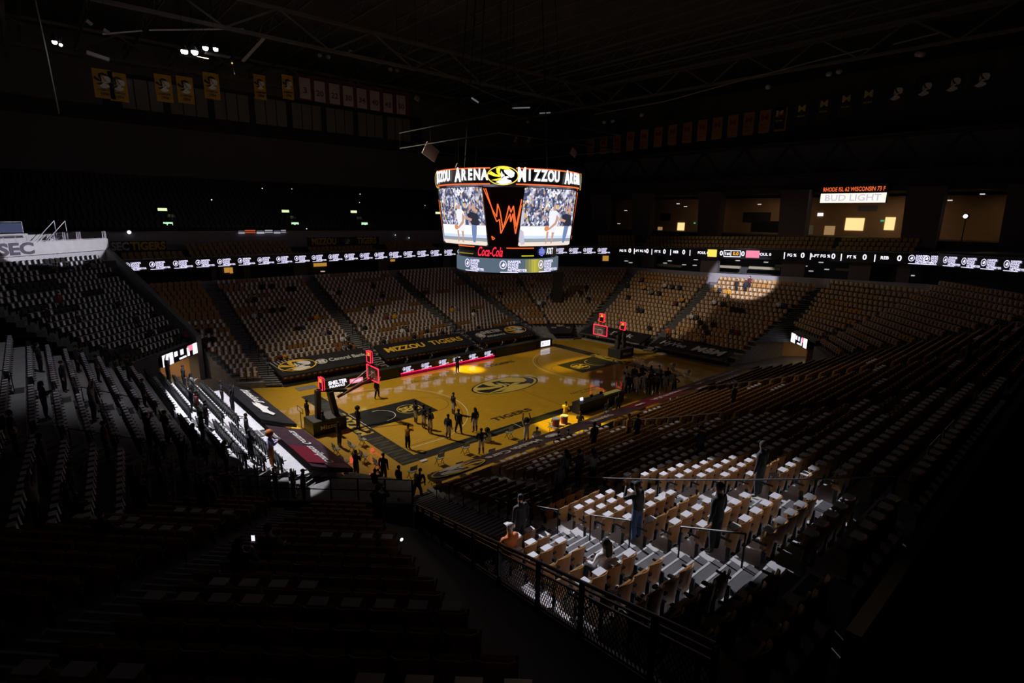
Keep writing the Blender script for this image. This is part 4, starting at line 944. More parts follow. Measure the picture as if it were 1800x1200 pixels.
# ------------------------------------------------------------ hanging banners
def hang(name, u, v, y, w, h, m, label, group, words=(), tiger=False, ax='y', flip=False, wm=None):
    p = at(u, v, ax, y); b = thing(name, label, 'banner', p, 0, group); ex = Vector((1, 0, 0)) if ax == 'y' else Vector((0, -1, 0)); off = Vector((0, -.03, 0)) if ax == 'y' else Vector((-.03, 0, 0))
    o = MB().prism([(-w/2, -h/2, 0), (w/2, -h/2, 0), (w/2, h/2, 0), (-w/2, h/2, 0)], (0, 0, -.02)).build('cloth', m, b); o.matrix_local = basis((0, 0, 0), ex, (0, 0, 1), 1)
    MB().bar(-ex*w/2+Vector((0, 0, h/2)), ex*w/2+Vector((0, 0, h/2)), .05).build('hanging_rod', blackmetal, b)
    MB().bar((0, 0, h/2), (0, 0, 36.0-p.z), .02).build('hanging_wire', blackmetal, b)
    for t_, dz, hh, ww in words: lettering(t_, wm or blackmetal, off*1.2+Vector((0, 0, dz)), ex, (0, 0, 1), hh, b, width=ww, bold=.03)
    if tiger:
        mb = MB()
        for P in T_WHITE: mb.prism([(x*.55, y_*.8, .03) for x, y_ in P], (0, 0, .004))
        o = mb.build('tiger_face', white, b); o.matrix_local = basis((0, 0, .25), ex, (0, 0, 1), w*.95)
        mb = MB()
        for P in T_GOLD: mb.prism([(x*.55, y_*.8, .026) for x, y_ in P], (0, 0, .004))
        o = mb.build('dark_stripes', blackmetal, b); o.matrix_local = basis((0, 0, .25), ex, (0, 0, 1), w*.95)
    return b
bgold = mat('banner_gold', (.50, .28, .02), .7, var=.12, scale=2); bwhite = mat('banner_white', (.42, .36, .38), .7); bmaroon = mat('banner_maroon', (.13, .02, .03), .6); bbrown = mat('banner_brown_gold', (.26, .13, .03), .7)
for i, (n_, u, v) in enumerate((('3', 536, 155), ('20', 562, 161), ('22', 588, 165), ('30', 612, 169), ('34', 636, 173), ('40', 659, 177), ('43', 682, 181), ('50', 705, 184))):
    hang('number_banner', u, v, 31, 1.3, 2.3, bwhite, 'off white hanging banner with number %s' % dict(zip('3 20 22 30 34 40 43 50'.split(), 'three twenty twenty-two thirty thirty-four forty forty-three fifty'.split()))[n_], 'white number banners', [(n_, -.25, .62, .85 if len(n_) > 1 else .4)], wm=bmaroon)
MB().box((2.0, 31.2, 29.2), (14.8, .05, 2.7)).build('maroon_banner_backing', bmaroon, None, 'long dark maroon cloth strip behind the white number banners', 'cloth')
for i, (u, v, w) in enumerate(((182, 147, 1.5), (208, 153, 1.4), (288, 155, 1.4), (326, 158, 1.45), (372, 151, 1.45), (457, 153, 1.2), (506, 153, 1.2))):
    hang('tiger_banner', u, v, 29, w, 2.5, bgold, 'gold hanging banner with striped tiger face, %s' % ('outer of the pair by the white cable', 'second of the pair by the white cable', 'dim one next to the bright lamp bank', 'below the bright lamp bank', 'brightest one, past the lamp bank', 'dim one alone before the number banners', 'beside the banner with number 3')[i], 'gold tiger banners', [('CHAMPIONS', -.55, .18, 1.0), (str(1994), -.9, .28, .6)], True)
for i in range(14):
    u = 1038+i*22.5+ (i*i)*.25; v = 259-i*3.45-(i*i)*.03
    hang('letter_banner', u, v, 38, 1.35, 2.7, bbrown, 'brown letter M banner, %s from the scoreboard in its long row' % nth(i+1), 'brown M banners', [('M', .4, .7, .8), ('BIG 12', -.4, .2, .9), ('1994', -.8, .2, .6)], ax='x', wm=bmaroon)
for i in range(5): hang('letter_banner', 1370+i*39, 206-i*8.3, 38, 1.4, 2.7, mat('banner_black', (.02, .02, .022), .7), 'black banner with gold letter M, %s past the brown banners' % nth(i+1), 'black M banners', [('M', .4, .7, .8), ('NCAA', -.4, .2, .8)], ax='x', wm=palegold)
for i in range(4): hang('tiger_banner', 1573+i*50, 168-i*8, 38, 1.7, 2.7, mat('banner_black', (.02,)*3), 'black banner with pale tiger face, %s past the letter M banners' % nth(i+1), 'black tiger banners', [], True, ax='x')
for i, u in enumerate((905, 928)): hang('tiger_banner', u, 246, 42, 1.5, 2.4, bbrown, 'small dim banner above the scoreboard, %s' % ('with a striped face', 'with a pale oval')[i], 'dim centre banners', [], True)

# ------------------------------------------------------------ lamp bank and catwalk, top left
def lampbank(us, y, label, plat, e=26):
    t = thing('lamp_bank', label, 'light')
    for i, (u, v, r_) in enumerate(us):
        p = at(u, v, 'y', y+(i % 2)*.3); MB().ball(p, r_, sc=(1, .6, 1)).build('lamp_lens', glow('hot_lamp', (.9, .88, 1), e), t); MB().cyl(p+Vector((0, .05, .05)), r_*1.1, .35, 12, .1).build('lamp_housing', black, t)
    return t
t = lampbank([(324, 90, .24), (342, 91, .24), (361, 84, .20), (379, 86, .18)], 13.0, 'bank of four blazing white lamps on a catwalk over the gold banners', 1)
MB().box(at(383, 97, 'y', 13.1), (1.7, .6, .05)).build('platform', steel, t); MB().box(at(340, 100, 'y', 13.0), (1.9, .6, .05)).build('platform', greymetal, t)
a, b = at(406, 105, 'y', 13), at(413, 131, 'y', 13); MB().bar(a, b, .04).build('hanging_rod', steel, t)
a, b = at(306, 100, 'y', 13), at(311, 133, 'y', 13); MB().bar(a, b, .03).build('hanging_rod', greymetal, t)
MB().ball(at(408, 111, 'y', 13), .06).build('small_warm_bulb', led_gold, t)
t = lampbank([(96, 74, .12), (107, 79, .08)], 6.0, 'pair of small blue white lamps near the white cable high up', 0, 10)
t = thing('vertical_cable', 'pale slanting cable hanging down from the roof beside gold banners', 'cable'); MB().path([at(62, 0, 'y', 8), at(82, 90, 'y', 8), at(104, 200, 'y', 8)], .07, 5).build('cable', mat('cable_grey', (.5, .5, .5), .5), t)
cw = mat('catwalk_pale', (.55, .56, .6), .5)
for i, (u0, v0, u1, v1, y, w) in enumerate(((425, 108, 467, 62, 24, .16), (428, 109, 471, 62, 24.4, .12), (180, 60, 250, 54, 22, .1), (262, 53, 428, 51, 22, .1), (152, 92, 192, 105, 20, .25), (152, 36, 162, 44, 12, .2), (182, 52, 192, 58, 12, .2))):
    MB().bar(at(u0, v0, 'y', y), at(u1, v1, 'y', y), w).build('catwalk_rail', cw, None, 'pale catwalk rail lit by the lamps, %s' % ('bright slanting one past the lamps', 'thin slanting one past the lamps', 'short level one near the cable', 'long level one above the lamps', 'short sloping one over the gold banners', 'tiny upper streak before the lamps', 'tiny lower streak before the lamps')[i], 'rail')
for i, (u0, v0, u1, v1) in enumerate(((1045, 201, 1170, 178), (1170, 178, 1290, 145), (1290, 145, 1430, 108), (1430, 108, 1528, 85), (1570, 78, 1650, 58), (680, 85, 895, 180))):
    ax = 'x' if u0 > 900 else 'y'; MB().bar(at(u0, v0, ax, 30), at(u1, v1, ax, 30), .12).build('roof_cable_tray', mat('tray_grey', (.22, .22, .23), .6), None, 'dim grey cable tray under the roof, %s' % ('next to the scoreboard', 'second from the scoreboard', 'third from the scoreboard', 'fourth from the scoreboard', 'last over the far stand', 'before the scoreboard')[i], 'tray', 'roof cable trays')
for i, (u, v) in enumerate(((1062, 215), (1077, 213), (1128, 202), (1350, 153), (1457, 130), (1475, 126), (1614, 95), (1620, 96), (562, 97), (577, 100), (616, 91), (686, 122), (698, 124), (928, 214))):
    p = at(u, v, 'x' if u > 1000 else 'y', 34); l = thing('house_lamp', 'unlit round house lamp hanging in the dark roof, %s' % ['first over the brown banners', 'second over the brown banners', 'third over the brown banners', 'over the last brown banner', 'first over the black banners', 'second over the black banners', 'third over the black banners', 'fourth over the black banners', 'over banner twenty', 'beside the one over banner twenty', 'over banner thirty', 'over banner forty-three', 'beside the one over banner forty-three', 'straight above the scoreboard'][i], 'light', p, 0, 'unlit house lamps'); MB().ball((0, 0, 0), .3, sc=(1, 1, .8)).build('globe', mat('globe_grey', (.5, .5, .55), .4), l); MB().bar((0, 0, .2), (0, 0, 36.0-p.z), .03).build('hanging_wire', blackmetal, l)
# ------------------------------------------------------------ platform, parapet and tunnels at the corners
plat_white = mat('platform_white', (.72, .70, .76), .6, var=.04)
A_, B_2 = Vector((-25.0, 33.3, 0)), Vector((-40.0, 18.3, 0)); pd = (B_2-A_).normalized(); pn = Vector((-1, 1, 0)).normalized()
def slab(a, b, z0, z1, th, name, m, back=0., kind='structure', parent=None, **k):
    a, b = Vector(a)+pn*back, Vector(b)+pn*back
    return MB().prism([(a.x, a.y, z0), (b.x, b.y, z0), (b.x, b.y, z1), (a.x, a.y, z1)], pn*th).build(name, m, parent, kind=kind, **k)
slab(A_, B_2, 9.2, 11.0, .2, 'wall_platform', plat_white)
slab(A_, B_2, 10.6, 11.0, 5.0, 'floor_platform', plat_white, .2)
slab(A_+pd*2.2, B_2, 11.0, 12.6, .2, 'wall_platform', plat_white, 3.6)
slab(A_+pd*5.4, B_2, 12.6, 12.75, 2.4, 'floor_platform', plat_white, 3.0)
bn = thing('platform_banner', 'white banner with big dark letters tied along the lit platform rail', 'banner')
slab(A_, B_2-pd*5, 11.05, 12.15, .03, 'cloth', mat('banner_sheet', (.80, .78, .84), .6, var=.05, scale=2), -.12, None, bn)
lettering('SEC', mat('banner_ink', (.16, .14, .2), .6), A_+pd*9.8-pn*.16+Vector((0, 0, 11.6)), -pd, (0, 0, 1), .95, bn, width=3.2, bold=.06)
rail_w = mat('rail_white', (.75, .72, .8), .4)
rl = thing('platform_railing', 'slender lit metal railing posts along the white platform', 'railing')
for i, s_ in enumerate((.05, .2, .45, 3.1, 3.3, 3.5, 4.8, 5.0, 5.9, 6.3, 8.4, 8.6, 9.6, 10.6, 11.9, 12.2, 13.4)):
    p = A_+pd*s_; MB().bar((p.x, p.y, 10.9), (p.x, p.y, 12.9 if i < 9 else 12.7), .06).build('post', rail_w, rl)
MB().bar(A_+Vector((0, 0, 12.2)), B_2+Vector((0, 0, 12.2)), .05).build('top_bar', rail_w, rl)
st = thing('platform_stair', 'dark stringered stair climbing from the white platform', 'stairs')
for o_ in (0, 1.1):
    a = A_+pd*5.6+pn*(1.2+o_); b = A_+pd*3.2+pn*(1.2+o_)
    MB().bar((a.x, a.y, 11.0), (b.x, b.y, 12.9), .10, .16).build('stringer', black, st); MB().bar((a.x, a.y, 12.0), (b.x, b.y, 13.9), .05).build('handrail', rail_w, st)
    for q in (a, b): MB().bar((q.x, q.y, 11), (q.x, q.y, 12.0 if q is a else 13.9), .05).build('stair_post', rail_w, st)
for k in range(8):
    a = A_+pd*(5.6-.3*k)+pn*1.2; b = a+pn*1.1; MB().bar((a.x, a.y, 11.1+.24*k), (b.x, b.y, 11.1+.24*k), .26, .04).build('tread', greymetal, st)
gb = thing('glass_guard', 'glass guard panels in white frames above the lit platform', 'railing')
for k in range(4):
    a = A_+pd*(5.6+k*2.3)+pn*3.2; b = a+pd*2.2
    MB().path([(a.x, a.y, 12.8), (a.x, a.y, 13.8), (b.x, b.y, 13.8), (b.x, b.y, 12.8)], .05, 4).build('frame', rail_w, gb)
    MB().prism([(a.x, a.y, 12.85), (b.x, b.y, 12.85), (b.x, b.y, 13.7), (a.x, a.y, 13.7)], pn*.02).build('pane', mat('guard_glass', (.10, .12, .22), .1, spec=.8), gb)
# sloping parapets beside the corner banks
for nm, a, b in (('wall_parapet', (-20.9, 18.4, 4.1), (-25.3, 33.2, 11.3)),):
    a, b = Vector(a), Vector(b); n_ = Vector((.96, .28, 0)); MB().prism([(a.x, a.y, 0), (b.x, b.y, 0), tuple(b), tuple(a)], n_*.45).build(nm, mat('parapet_grey', (.17, .165, .16), .85, var=.1), kind='structure')
# tunnels
def tunnel(c0, c1, depth, nrm, zt, e, led_span, nm, facing):
    c0, c1, nrm = Vector((*c0, 0)), Vector((*c1, 0)), Vector((*nrm, 0)).normalized()
    a, b = c0+nrm*depth, c1+nrm*depth
    MB().prism([(a.x, a.y, 0), (b.x, b.y, 0), (b.x, b.y, zt), (a.x, a.y, zt)], nrm*.2).build('wall_tunnel', tan_wall, kind='structure')
    for q in (c0, c1): r_ = q+nrm*depth; MB().prism([(q.x, q.y, 0), (r_.x, r_.y, 0), (r_.x, r_.y, zt), (q.x, q.y, zt)], (b-a).normalized()*.15).build('wall_tunnel', tan_wall, kind='structure')
    MB().prism([(c0.x, c0.y, zt), (c1.x, c1.y, zt), (b.x, b.y, zt), (a.x, a.y, zt)], (0, 0, .2)).build('ceiling_tunnel', wall_dark, kind='structure')
    m_ = (c0+c1)/2+nrm*depth*.55; lamp('tunnel_light', (m_.x, m_.y, zt-.15), e, (1, .72, .42), 1.0)
    d = (c1-c0).normalized()
    t = thing('tunnel_board', nm, 'led board', (0, 0, 0)); w = led_span[1]-led_span[0]; z0 = zt+.05
    p = c0+d*led_span[0]-nrm*.3; qv = c0+d*led_span[1]-nrm*.3
    MB().prism([(p.x, p.y, z0), (qv.x, qv.y, z0), (qv.x, qv.y, z0+1.05), (p.x, p.y, z0+1.05)], nrm*.2).build('panel', led_black, t)
    for s0, s1, za, zb_, mm in ((0, .26, .02, .98, led_white), (.30, .38, .5, .9, led_white), (.46, .54, .45, .9, led_lav), (.42, .60, .1, .25, led_white), (.64, .70, .1, .85, led_white), (.66, .80, .5, .98, led_pink), (.80, 1.0, .05, 1.0, led_white)):
        p1, p2 = p+d*w*s0, p+d*w*s1; MB().prism([(p1.x, p1.y, z0+za), (p2.x, p2.y, z0+za), (p2.x, p2.y, z0+zb_), (p1.x, p1.y, z0+zb_)], -nrm*.03).build('lit_patch', mm, t)
tunnel((-24.4, 15.0), (-20.6, 19.2), 4.5, (-1, 1), 2.45, 70, (0.1, 5.3), 'lit LED board over the tunnel mouth beside near basket stand', 1)
tunnel((31.5, -10.8), (26.6, -15.7), 4.5, (1, -1), 2.45, 26, (3.9, 7.4), 'small lit LED board over the dim far tunnel', -1)
MB().prism([(-26.9, 12.4, 0), (-24.4, 15.0, 0), (-24.4, 15.0, 3.6), (-26.9, 12.4, 3.6)], (-.15, .15, 0)).build('wall_corner', wall_dark, kind='structure')
# dark ledge between the near bank and the mesh railing
RB0, RB1 = Vector((-25.95, -33.5, 9.35)), Vector((-20.9, -18.9, 2.75))
def rail_z(t): return RB0.lerp(RB1, t)
MB().add([(-28.1, -34.6, 10.0), RB0, RB1, (-22.3, -17.6, 3.2)], [(0, 1, 2, 3)]).build('wall_ledge', mat('ledge_dark', (.06, .06, .062), .8, var=.15), kind='structure')
kb = MB(); kb.prism([tuple(RB0-Vector((0, 0, .25))), tuple(RB1-Vector((0, 0, .25))), tuple(RB1+Vector((0, 0, .06))), tuple(RB0+Vector((0, 0, .06)))], (.14, -.05, 0)); kb.build('trim_4', mat('kerb_mauve', (.20, .18, .24), .6), kind='structure')
kb = MB(); kb.prism([(RB0.x, RB0.y, 5), (RB1.x, RB1.y, 0), (RB1.x, RB1.y, RB1.z-.2), (RB0.x, RB0.y, RB0.z-.2)], (.12, -.04, 0)); kb.build('wall_railing_base', wall_dark, kind='structure')
# near fascia ledge under the camera's deck
MB().box((20, -35.56, 12.85), (90, .10, 1.4)).build('wall_deck_front', black, kind='structure')
MB().box((20, -35.47, 13.58), (90, .09, .05)).build('trim_5', mat('ledge_cap_tan', (.50, .30, .14), .6, var=.15, scale=3), kind='structure')
MB().box((20, -39, 12.2), (90, 6.5, .2)).build('floor_deck', black, kind='structure')
MB().box((8, NB-.9, 9.6), (66, .15, 2.2)).build('wall_near_back', wall_dark, kind='structure')
spot('deck_downlight', (-18, -34.9, 18.5), (-24.2, -35.47, 13.6), 260, 42, (1, .66, .36), .9, .1)  # unseen spot added to brighten the tan ledge cap

# ------------------------------------------------------------ people
def body_mesh(name, J, E, regions):
    me = bpy.data.meshes.new(name); names = list(J); idx = {n: i for i, n in enumerate(names)}
    me.from_pydata([J[n][0] for n in names], [(idx[a], idx[b]) for a, b in E], []); me.update()
    o = bpy.data.objects.new('tmp', me); COL.objects.link(o)
    sk = o.modifiers.new('s', 'SKIN'); sk.use_smooth_shade = True; sk.branch_smoothing = .3
    ss = o.modifiers.new('u', 'SUBSURF'); ss.levels = 1; ss.render_levels = 1
    for n in names:
        v = me.skin_vertices[0].data[idx[n]]; r = J[n][1]; v.radius = (r, r) if not isinstance(r, tuple) else r; v.use_root = (n == 'pelvis')
    dg = bpy.context.evaluated_depsgraph_get(); out = bpy.data.meshes.new_from_object(o.evaluated_get(dg)); bpy.data.objects.remove(o); bpy.data.meshes.remove(me)
    segs = [(Vector(J[a][0]), Vector(J[b][0]), regions.get(a+'-'+b, 1)) for a, b in E]
    bm = bmesh.new(); bm.from_mesh(out)
    # fingers rooted in each palm
    for s in ('l', 'r'):
        w, h = Vector(J[s+'wrist'][0]), Vector(J[s+'hand'][0]); d = (h-w).normalized(); side = d.cross(Vector((0, 1, .2))).normalized(); nr = d.cross(side)
        mb = MB()
        for q, ln in ((-1.5, .065), (-.5, .08), (.5, .085), (1.5, .075)):
            a = h+side*q*.019+d*.01; m = a+d*ln*.55; mb.bar(a, m, .017); mb.bar(m, m+(d*.8+nr*.5).normalized()*ln*.5, .014)
        t0 = w.lerp(h, .5)-side*.02; t1 = t0+(d-side*.9).normalized()*.06; mb.bar(t0, t1, .02); mb.bar(t1, t1+d*.03, .017)
        vs = [bm.verts.new(v) for v in mb.v]
        for f in mb.f:
            try: bm.faces.new([vs[i] for i in f])
            except ValueError: pass
    # nose and ears rooted in the head
    hd = Vector(J['head'][0]); fw = Vector(J['face'][0])-hd; fw.normalize(); up = (Vector(J['head'][0])-Vector(J['neck'][0])).normalized(); sd = fw.cross(up).normalized()
    mb = MB(); c = hd+fw*.095+up*-.005; mb.prism([tuple(c+up*.03-sd*.006), tuple(c+up*.03+sd*.006), tuple(c-up*.02+sd*.016+fw*.018), tuple(c-up*.02-sd*.016+fw*.018)], tuple(-fw*.03))
    for s in (-1, 1): c = hd+sd*s*.078; mb.prism([tuple(c+up*.03-fw*.02), tuple(c+up*.03+fw*.012), tuple(c-up*.03+fw*.005), tuple(c-up*.03-fw*.015)], tuple(sd*s*.014))
    vs = [bm.verts.new(v) for v in mb.v]
    for f in mb.f: bm.faces.new([vs[i] for i in f])
    bm.normal_update(); bm.to_mesh(out); bm.free()
    out.materials.clear()
    for i in range(4): out.materials.append(None)
    for p in out.polygons:
        c = p.center; best = None
        for a, b, r in segs:
            ab = b-a; t = max(0, min(1, (c-a).dot(ab)/max(1e-6, ab.length_squared))); dd = (c-a-ab*t).length
            if best is None or dd < best[0]: best = (dd, r)
        p.material_index = best[1]
    return out
def skel(pose):
    """joints at 1.78 m; local -y is the way the figure faces"""
    h = 0.; J = {}
    if pose in ('sit', 'sit_phone'): pel = Vector((0, .02, .52)); lean = .03
    elif pose == 'floor': pel = Vector((0, 0, .14)); lean = -.10
    elif pose == 'bend': pel = Vector((0, .12, .88)); lean = -.38
    else: pel = Vector((0, 0, .93)); lean = 0
    ang = {'bend': .95, 'sit': -.05, 'floor': .25, 'photo': .1}.get(pose, .02)
    tors = Vector((0, -sin(ang), cos(ang)))
    P = lambda n, v, r: J.__setitem__(n, (tuple(v), r))
    P('pelvis', pel, (.185, .15)); ch = pel+tors*.30; P('waist', pel+tors*.15, (.175, .14)); P('chest', ch, (.215, .155)); nk = pel+tors*.56; P('neck', nk, .062)
    hdv = nk+(tors+Vector((0, -.15, .2))).normalized()*.135; P('head', hdv, (.092, .108)); P('crown', hdv+Vector((0, .01, .08)), (.07, .085)); P('face', hdv+Vector((0, -.055, -.035)), .055)
    for s, nm in ((-1, 'l'), (1, 'r')):
        sh = pel+tors*.48+Vector((s*.205, 0, 0)); P(nm+'shoulder', sh, .085)
        if pose in ('stand', 'wide', 'walk'): el = sh+Vector((s*.06, .03, -.29)); wr = el+Vector((s*-.01, -.07, -.25))
        elif pose == 'clap': el = sh+Vector((s*.07, -.08, -.27)); wr = Vector((s*.04, el.y-.24, el.z+.10))
        elif pose == 'hips': el = sh+Vector((s*.20, .06, -.24)); wr = Vector((s*.19, el.y-.10, el.z-.12))
        elif pose == 'photo': el = sh+Vector((s*.10, -.20, -.14)); wr = Vector((s*.07, el.y-.12, el.z+.20))
        elif pose == 'phone': el = sh+(Vector((.08, -.2, -.16)) if s > 0 else Vector((-.05, .02, -.29))); wr = el+(Vector((-.06, -.12, .24)) if s > 0 else Vector((0, -.10, -.24)))
        elif pose == 'up': el = sh+Vector((s*.06, -.03, .28)); wr = el+Vector((-s*.04, -.05, .25))
        elif pose == 'bend': el = sh+Vector((s*.04, -.06, -.28)); wr = el+Vector((-s*.03, -.08, -.24))
        elif pose == 'sit_phone': el = sh+Vector((s*.05, -.14, -.24)); wr = Vector((s*.05, el.y-.22, el.z+.12))
        else: el = sh+Vector((s*.05, -.08, -.27)); wr = el+Vector((-s*.05, -.22, -.06))
        P(nm+'elbow', el, .060); P(nm+'wrist', wr, .038); P(nm+'hand', wr+(wr-el).normalized()*.085, (.036, .022))
        hp = pel+Vector((s*.09, 0, -.05)); P(nm+'hip', hp, .118)
        if pose in ('sit', 'sit_phone'): kn = hp+Vector((s*.04, -.43, .04)); an = kn+Vector((0, .03, -.43))
        elif pose == 'floor': kn = Vector((s*.34, -.30, .24)); an = Vector((-s*.10, -.42, .07))
        elif pose == 'wide': kn = hp+Vector((s*.10, -.03, -.40)); an = kn+Vector((s*.07, .04, -.40))
        elif pose == 'walk': kn = hp+Vector((s*.03, -.12*s, -.41)); an = kn+Vector((0, .10 if s < 0 else .06, -.39))
        elif pose == 'bend': kn = hp+Vector((s*.08, -.10, -.37)); an = kn+Vector((s*.04, .12, -.38))
        else: kn = hp+Vector((s*.03, -.02, -.41)); an = kn+Vector((s*.01, .03, -.40))
        if pose not in ('floor',): an.z = .075
        P(nm+'knee', kn, .084); P(nm+'calf', kn.lerp(an, .35)+Vector((0, .015, 0)), .078); P(nm+'ankle', an, .046); P(nm+'toe', an+Vector((s*.03, -.15, -.04)), .034)
    E = [('pelvis', 'waist'), ('waist', 'chest'), ('chest', 'neck'), ('neck', 'head'), ('head', 'crown'), ('head', 'face')]
    for nm in 'lr': E += [('chest', nm+'shoulder'), (nm+'shoulder', nm+'elbow'), (nm+'elbow', nm+'wrist'), (nm+'wrist', nm+'hand'), ('pelvis', nm+'hip'), (nm+'hip', nm+'knee'), (nm+'knee', nm+'calf'), (nm+'calf', nm+'ankle'), (nm+'ankle', nm+'toe')]
    return J, E
def regions(E, shorts, sleeves):
    R = {}
    for a, b in E:
        k = a+'-'+b; x = b[1:] if b[0] in 'lr' and b not in ('lrx',) else b
        if b in ('head', 'crown', 'face'): r = 0
        elif b.endswith('hand'): r = 0
        elif b.endswith('wrist'): r = 1 if sleeves else 0
        elif b.endswith('elbow'): r = 1 if sleeves != -1 else 0
        elif b.endswith('hip') or b.endswith('knee'): r = 2
        elif b.endswith('calf') or b.endswith('ankle'): r = 0 if shorts else 2
        elif b.endswith('toe'): r = 3
        else: r = 1
        R[k] = r
    return R
_B = {}
def get_body(pose, shorts=0, sleeves=1):
    k = (pose, shorts, sleeves)
    if k not in _B:
        J, E = skel(pose); me = body_mesh('body', J, E, regions(E, shorts, sleeves)); hd = Vector(J['head'][0])
        hair = MB(); hair.ball(hd+Vector((0, .022, .045)), .107, 10, 6, (.88, 1.0, .92)); hm = hair
        lh = MB(); lh.ball(hd+Vector((0, .022, .045)), .107, 10, 6, (.9, 1.0, .92)); lh.prism([tuple(hd+Vector((x, .07, .05))) for x in (-.09, .09)]+[tuple(hd+Vector((x, .11, -.26))) for x in (.08, -.08)], (0, .05, 0))
        cap = MB(); cap.ball(hd+Vector((0, .01, .062)), .104, 10, 6, (.92, 1.0, .75)); cap.box(hd+Vector((0, -.13, .055)), (.13, .10, .015))
        afro = MB(); afro.ball(hd+Vector((0, .03, .07)), .19, 12, 8)
        _B[k] = (me, {'short': hm, 'long': lh, 'cap': cap, 'afro': afro}, {}, J)
    return _B[k]
SKINS = [mat('skin_light', (.55, .33, .24), .6), mat('skin_mid', (.34, .18, .11), .6), mat('skin_dark', (.12, .06, .035), .6)]
CL = dict(black=(.010, .010, .012), navy=(.02, .025, .05), white=(.62, .60, .62), grey=(.18, .18, .19), gold=(.62, .30, .02), brown=(.13, .07, .04), maroon=(.14, .02, .03), tan=(.35, .26, .16), blue=(.06, .10, .22), yellow=(.75, .5, .05), lavender=(.5, .42, .75), orange=(.55, .14, .02), charcoal=(.04, .04, .045))
def cm(c): return mat('cloth_'+c, CL[c], .8, var=.12, scale=12)
PPL = []
def person(p, ang, pose='stand', top='black', low='black', skin=None, hair='short', hairc='black', shorts=0, sleeves=1, label='', group=None, size=1., mask=False, shoe='black'):
    me, hs, cache, J = get_body(pose, shorts, sleeves); skin = random.choice((0, 0, 1, 2)) if skin is None else skin
    t = thing('person', label, 'person', p, ang, group); t.scale = (size,)*3
    o = link('body', me, t)
    for i, m in enumerate((SKINS[skin], cm(top), cm(low), cm(shoe))):
        o.material_slots[i].link = 'OBJECT'; o.material_slots[i].material = m
    if hair:
        key = (hair, hairc)
        if key not in cache: cache[key] = hs[hair].mesh('hair', cm(hairc))
        link('cap' if hair == 'cap' else 'hair', cache[key], t)
    if mask:
        hd = Vector(J['head'][0]); k2 = 'mask'
        if k2 not in cache: cache[k2] = MB().box(hd+Vector((0, -.105, -.045)), (.10, .035, .07)).mesh('face_mask', white)
        link('face_mask', cache[k2], t)
    PPL.append(t); return t
def floor_person(u, v, face_u=None, **k):
    p = at(u, v); a = k.pop('ang', 0.); return person((p.x, p.y, 0.0), a, **k)
def ang_to(p, q): return atan2(q[0]-p[0], -(q[1]-p[1]))   # local -y towards q
# court people
def cp_(u, v, tgt, **k):
    p = at(u, v); return person((p.x, p.y, 0), ang_to(p, tgt), **k)
cp_(541, 742, (-5, 3), pose='stand', top='black', low='brown', label='man in black shirt and brown trousers standing behind the near basket post')
cp_(569, 762, (-12, 0), pose='stand', top='black', low='brown', size=.93, label='figure in black leaning beside the base of the near basket')
cp_(597, 785, (-5, -2), pose='stand', top='black', low='charcoal', hair='long', label='long haired figure in black behind the near baseline letters')
cp_(630, 755, (-5, 0), pose='stand', top='black', low='charcoal', hair='afro', size=.97, label='bushy haired figure in black standing on the near baseline')
cp_(663, 700, (-8, -3), pose='wide', top='black', low='black', label='figure in black leggings standing with feet apart under the near backboard')
cp_(717, 789, (-6, -4), pose='photo', top='gold', low='black', skin=2, label='photographer in gold vest and black trousers alone inside the near three point line')
for i, (u, v, lab, kw) in enumerate(((731, 744, 'player in black jacket and white shorts next to the lane roundel', {}), (745, 753, 'player in black jacket and pale shorts second from the lane roundel', {}), (756, 762, 'tall player in black jacket and pale shorts, arms held wide', {'pose': 'hips', 'size': 1.1}),
                                       (788, 772, 'player in black jacket and white shorts alone near the three point line', {}), (806, 762, 'coach in full black standing astride the three point line', {'low': 'black', 'shorts': 0, 'size': 1.05, 'pose': 'wide'}), (835, 759, 'player with long hair and white shorts outside the three point line', {'hair': 'long'}),
                                       (797, 729, 'player in dark jacket standing on the far arc holding position', {'size': 1.04}), (846, 798, 'player in black top and white shorts on the black sideline band', {'pose': 'hips', 'size': 1.02}))):
    k = dict(pose='stand', top='black', low='white', shorts=1, skin=2, size=1.05, label=lab); k.update(kw); cp_(u, v, (-2, -4) if i not in (5, 7) else (-9, -5), **k)
cp_(858, 778, (-8, -4), pose='floor', top='white', low='white', shorts=1, skin=2, hair='afro', label='player in white sitting cross-legged on the sideline with bushy hair')
cp_(925, 781, (-5, -5), pose='up', top='white', low='white', shorts=1, skin=2, hair='afro', sleeves=0, size=1.04, label='player in white kit with huge round hair raising both arms by the bench')
t = cp_(943, 782, (-4, -5), pose='sit', top='white', low='white', shorts=1, skin=1, label='player in white kit sitting on the sideline bench chair')
cp_(993, 744, (4, -8), pose='clap', top='yellow', low='tan', skin=1, label='person lit bright yellow beside the courtside equipment tables')  # amber spotlight colour put into the clothes
cp_(1019, 753, (2, -9), pose='sit', top='black', low='black', label='person in black seated low behind the yellow lit chair')
cp_(980, 802, (0, -7), pose='stand', top='navy', low='black', mask=True, label='figure in dark jacket standing beside the drink coolers')
cp_(997, 800, (0, -7), pose='stand', top='black', low='black', hair='cap', size=1.03, label='figure in black cap right behind the drink coolers'.replace('right ', ''))
cp_(1086, 727, (5, -6), pose='stand', top='charcoal', low='black', label='tall dark figure in coat standing past the courtside tables')
cp_(1068, 730, (5, -6), pose='sit', top='black', low='black', label='dark seated figure beside the tall coated one past the tables')
cp_(702, 868, (-12, -11), pose='stand', top='black', low='black', size=.97, label='person in black at the corner of the court beside a bent photographer')
cp_(735, 876, (-14, -10), pose='bend', top='black', low='charcoal', size=1.1, label='person in black bending over a chair at the court corner')
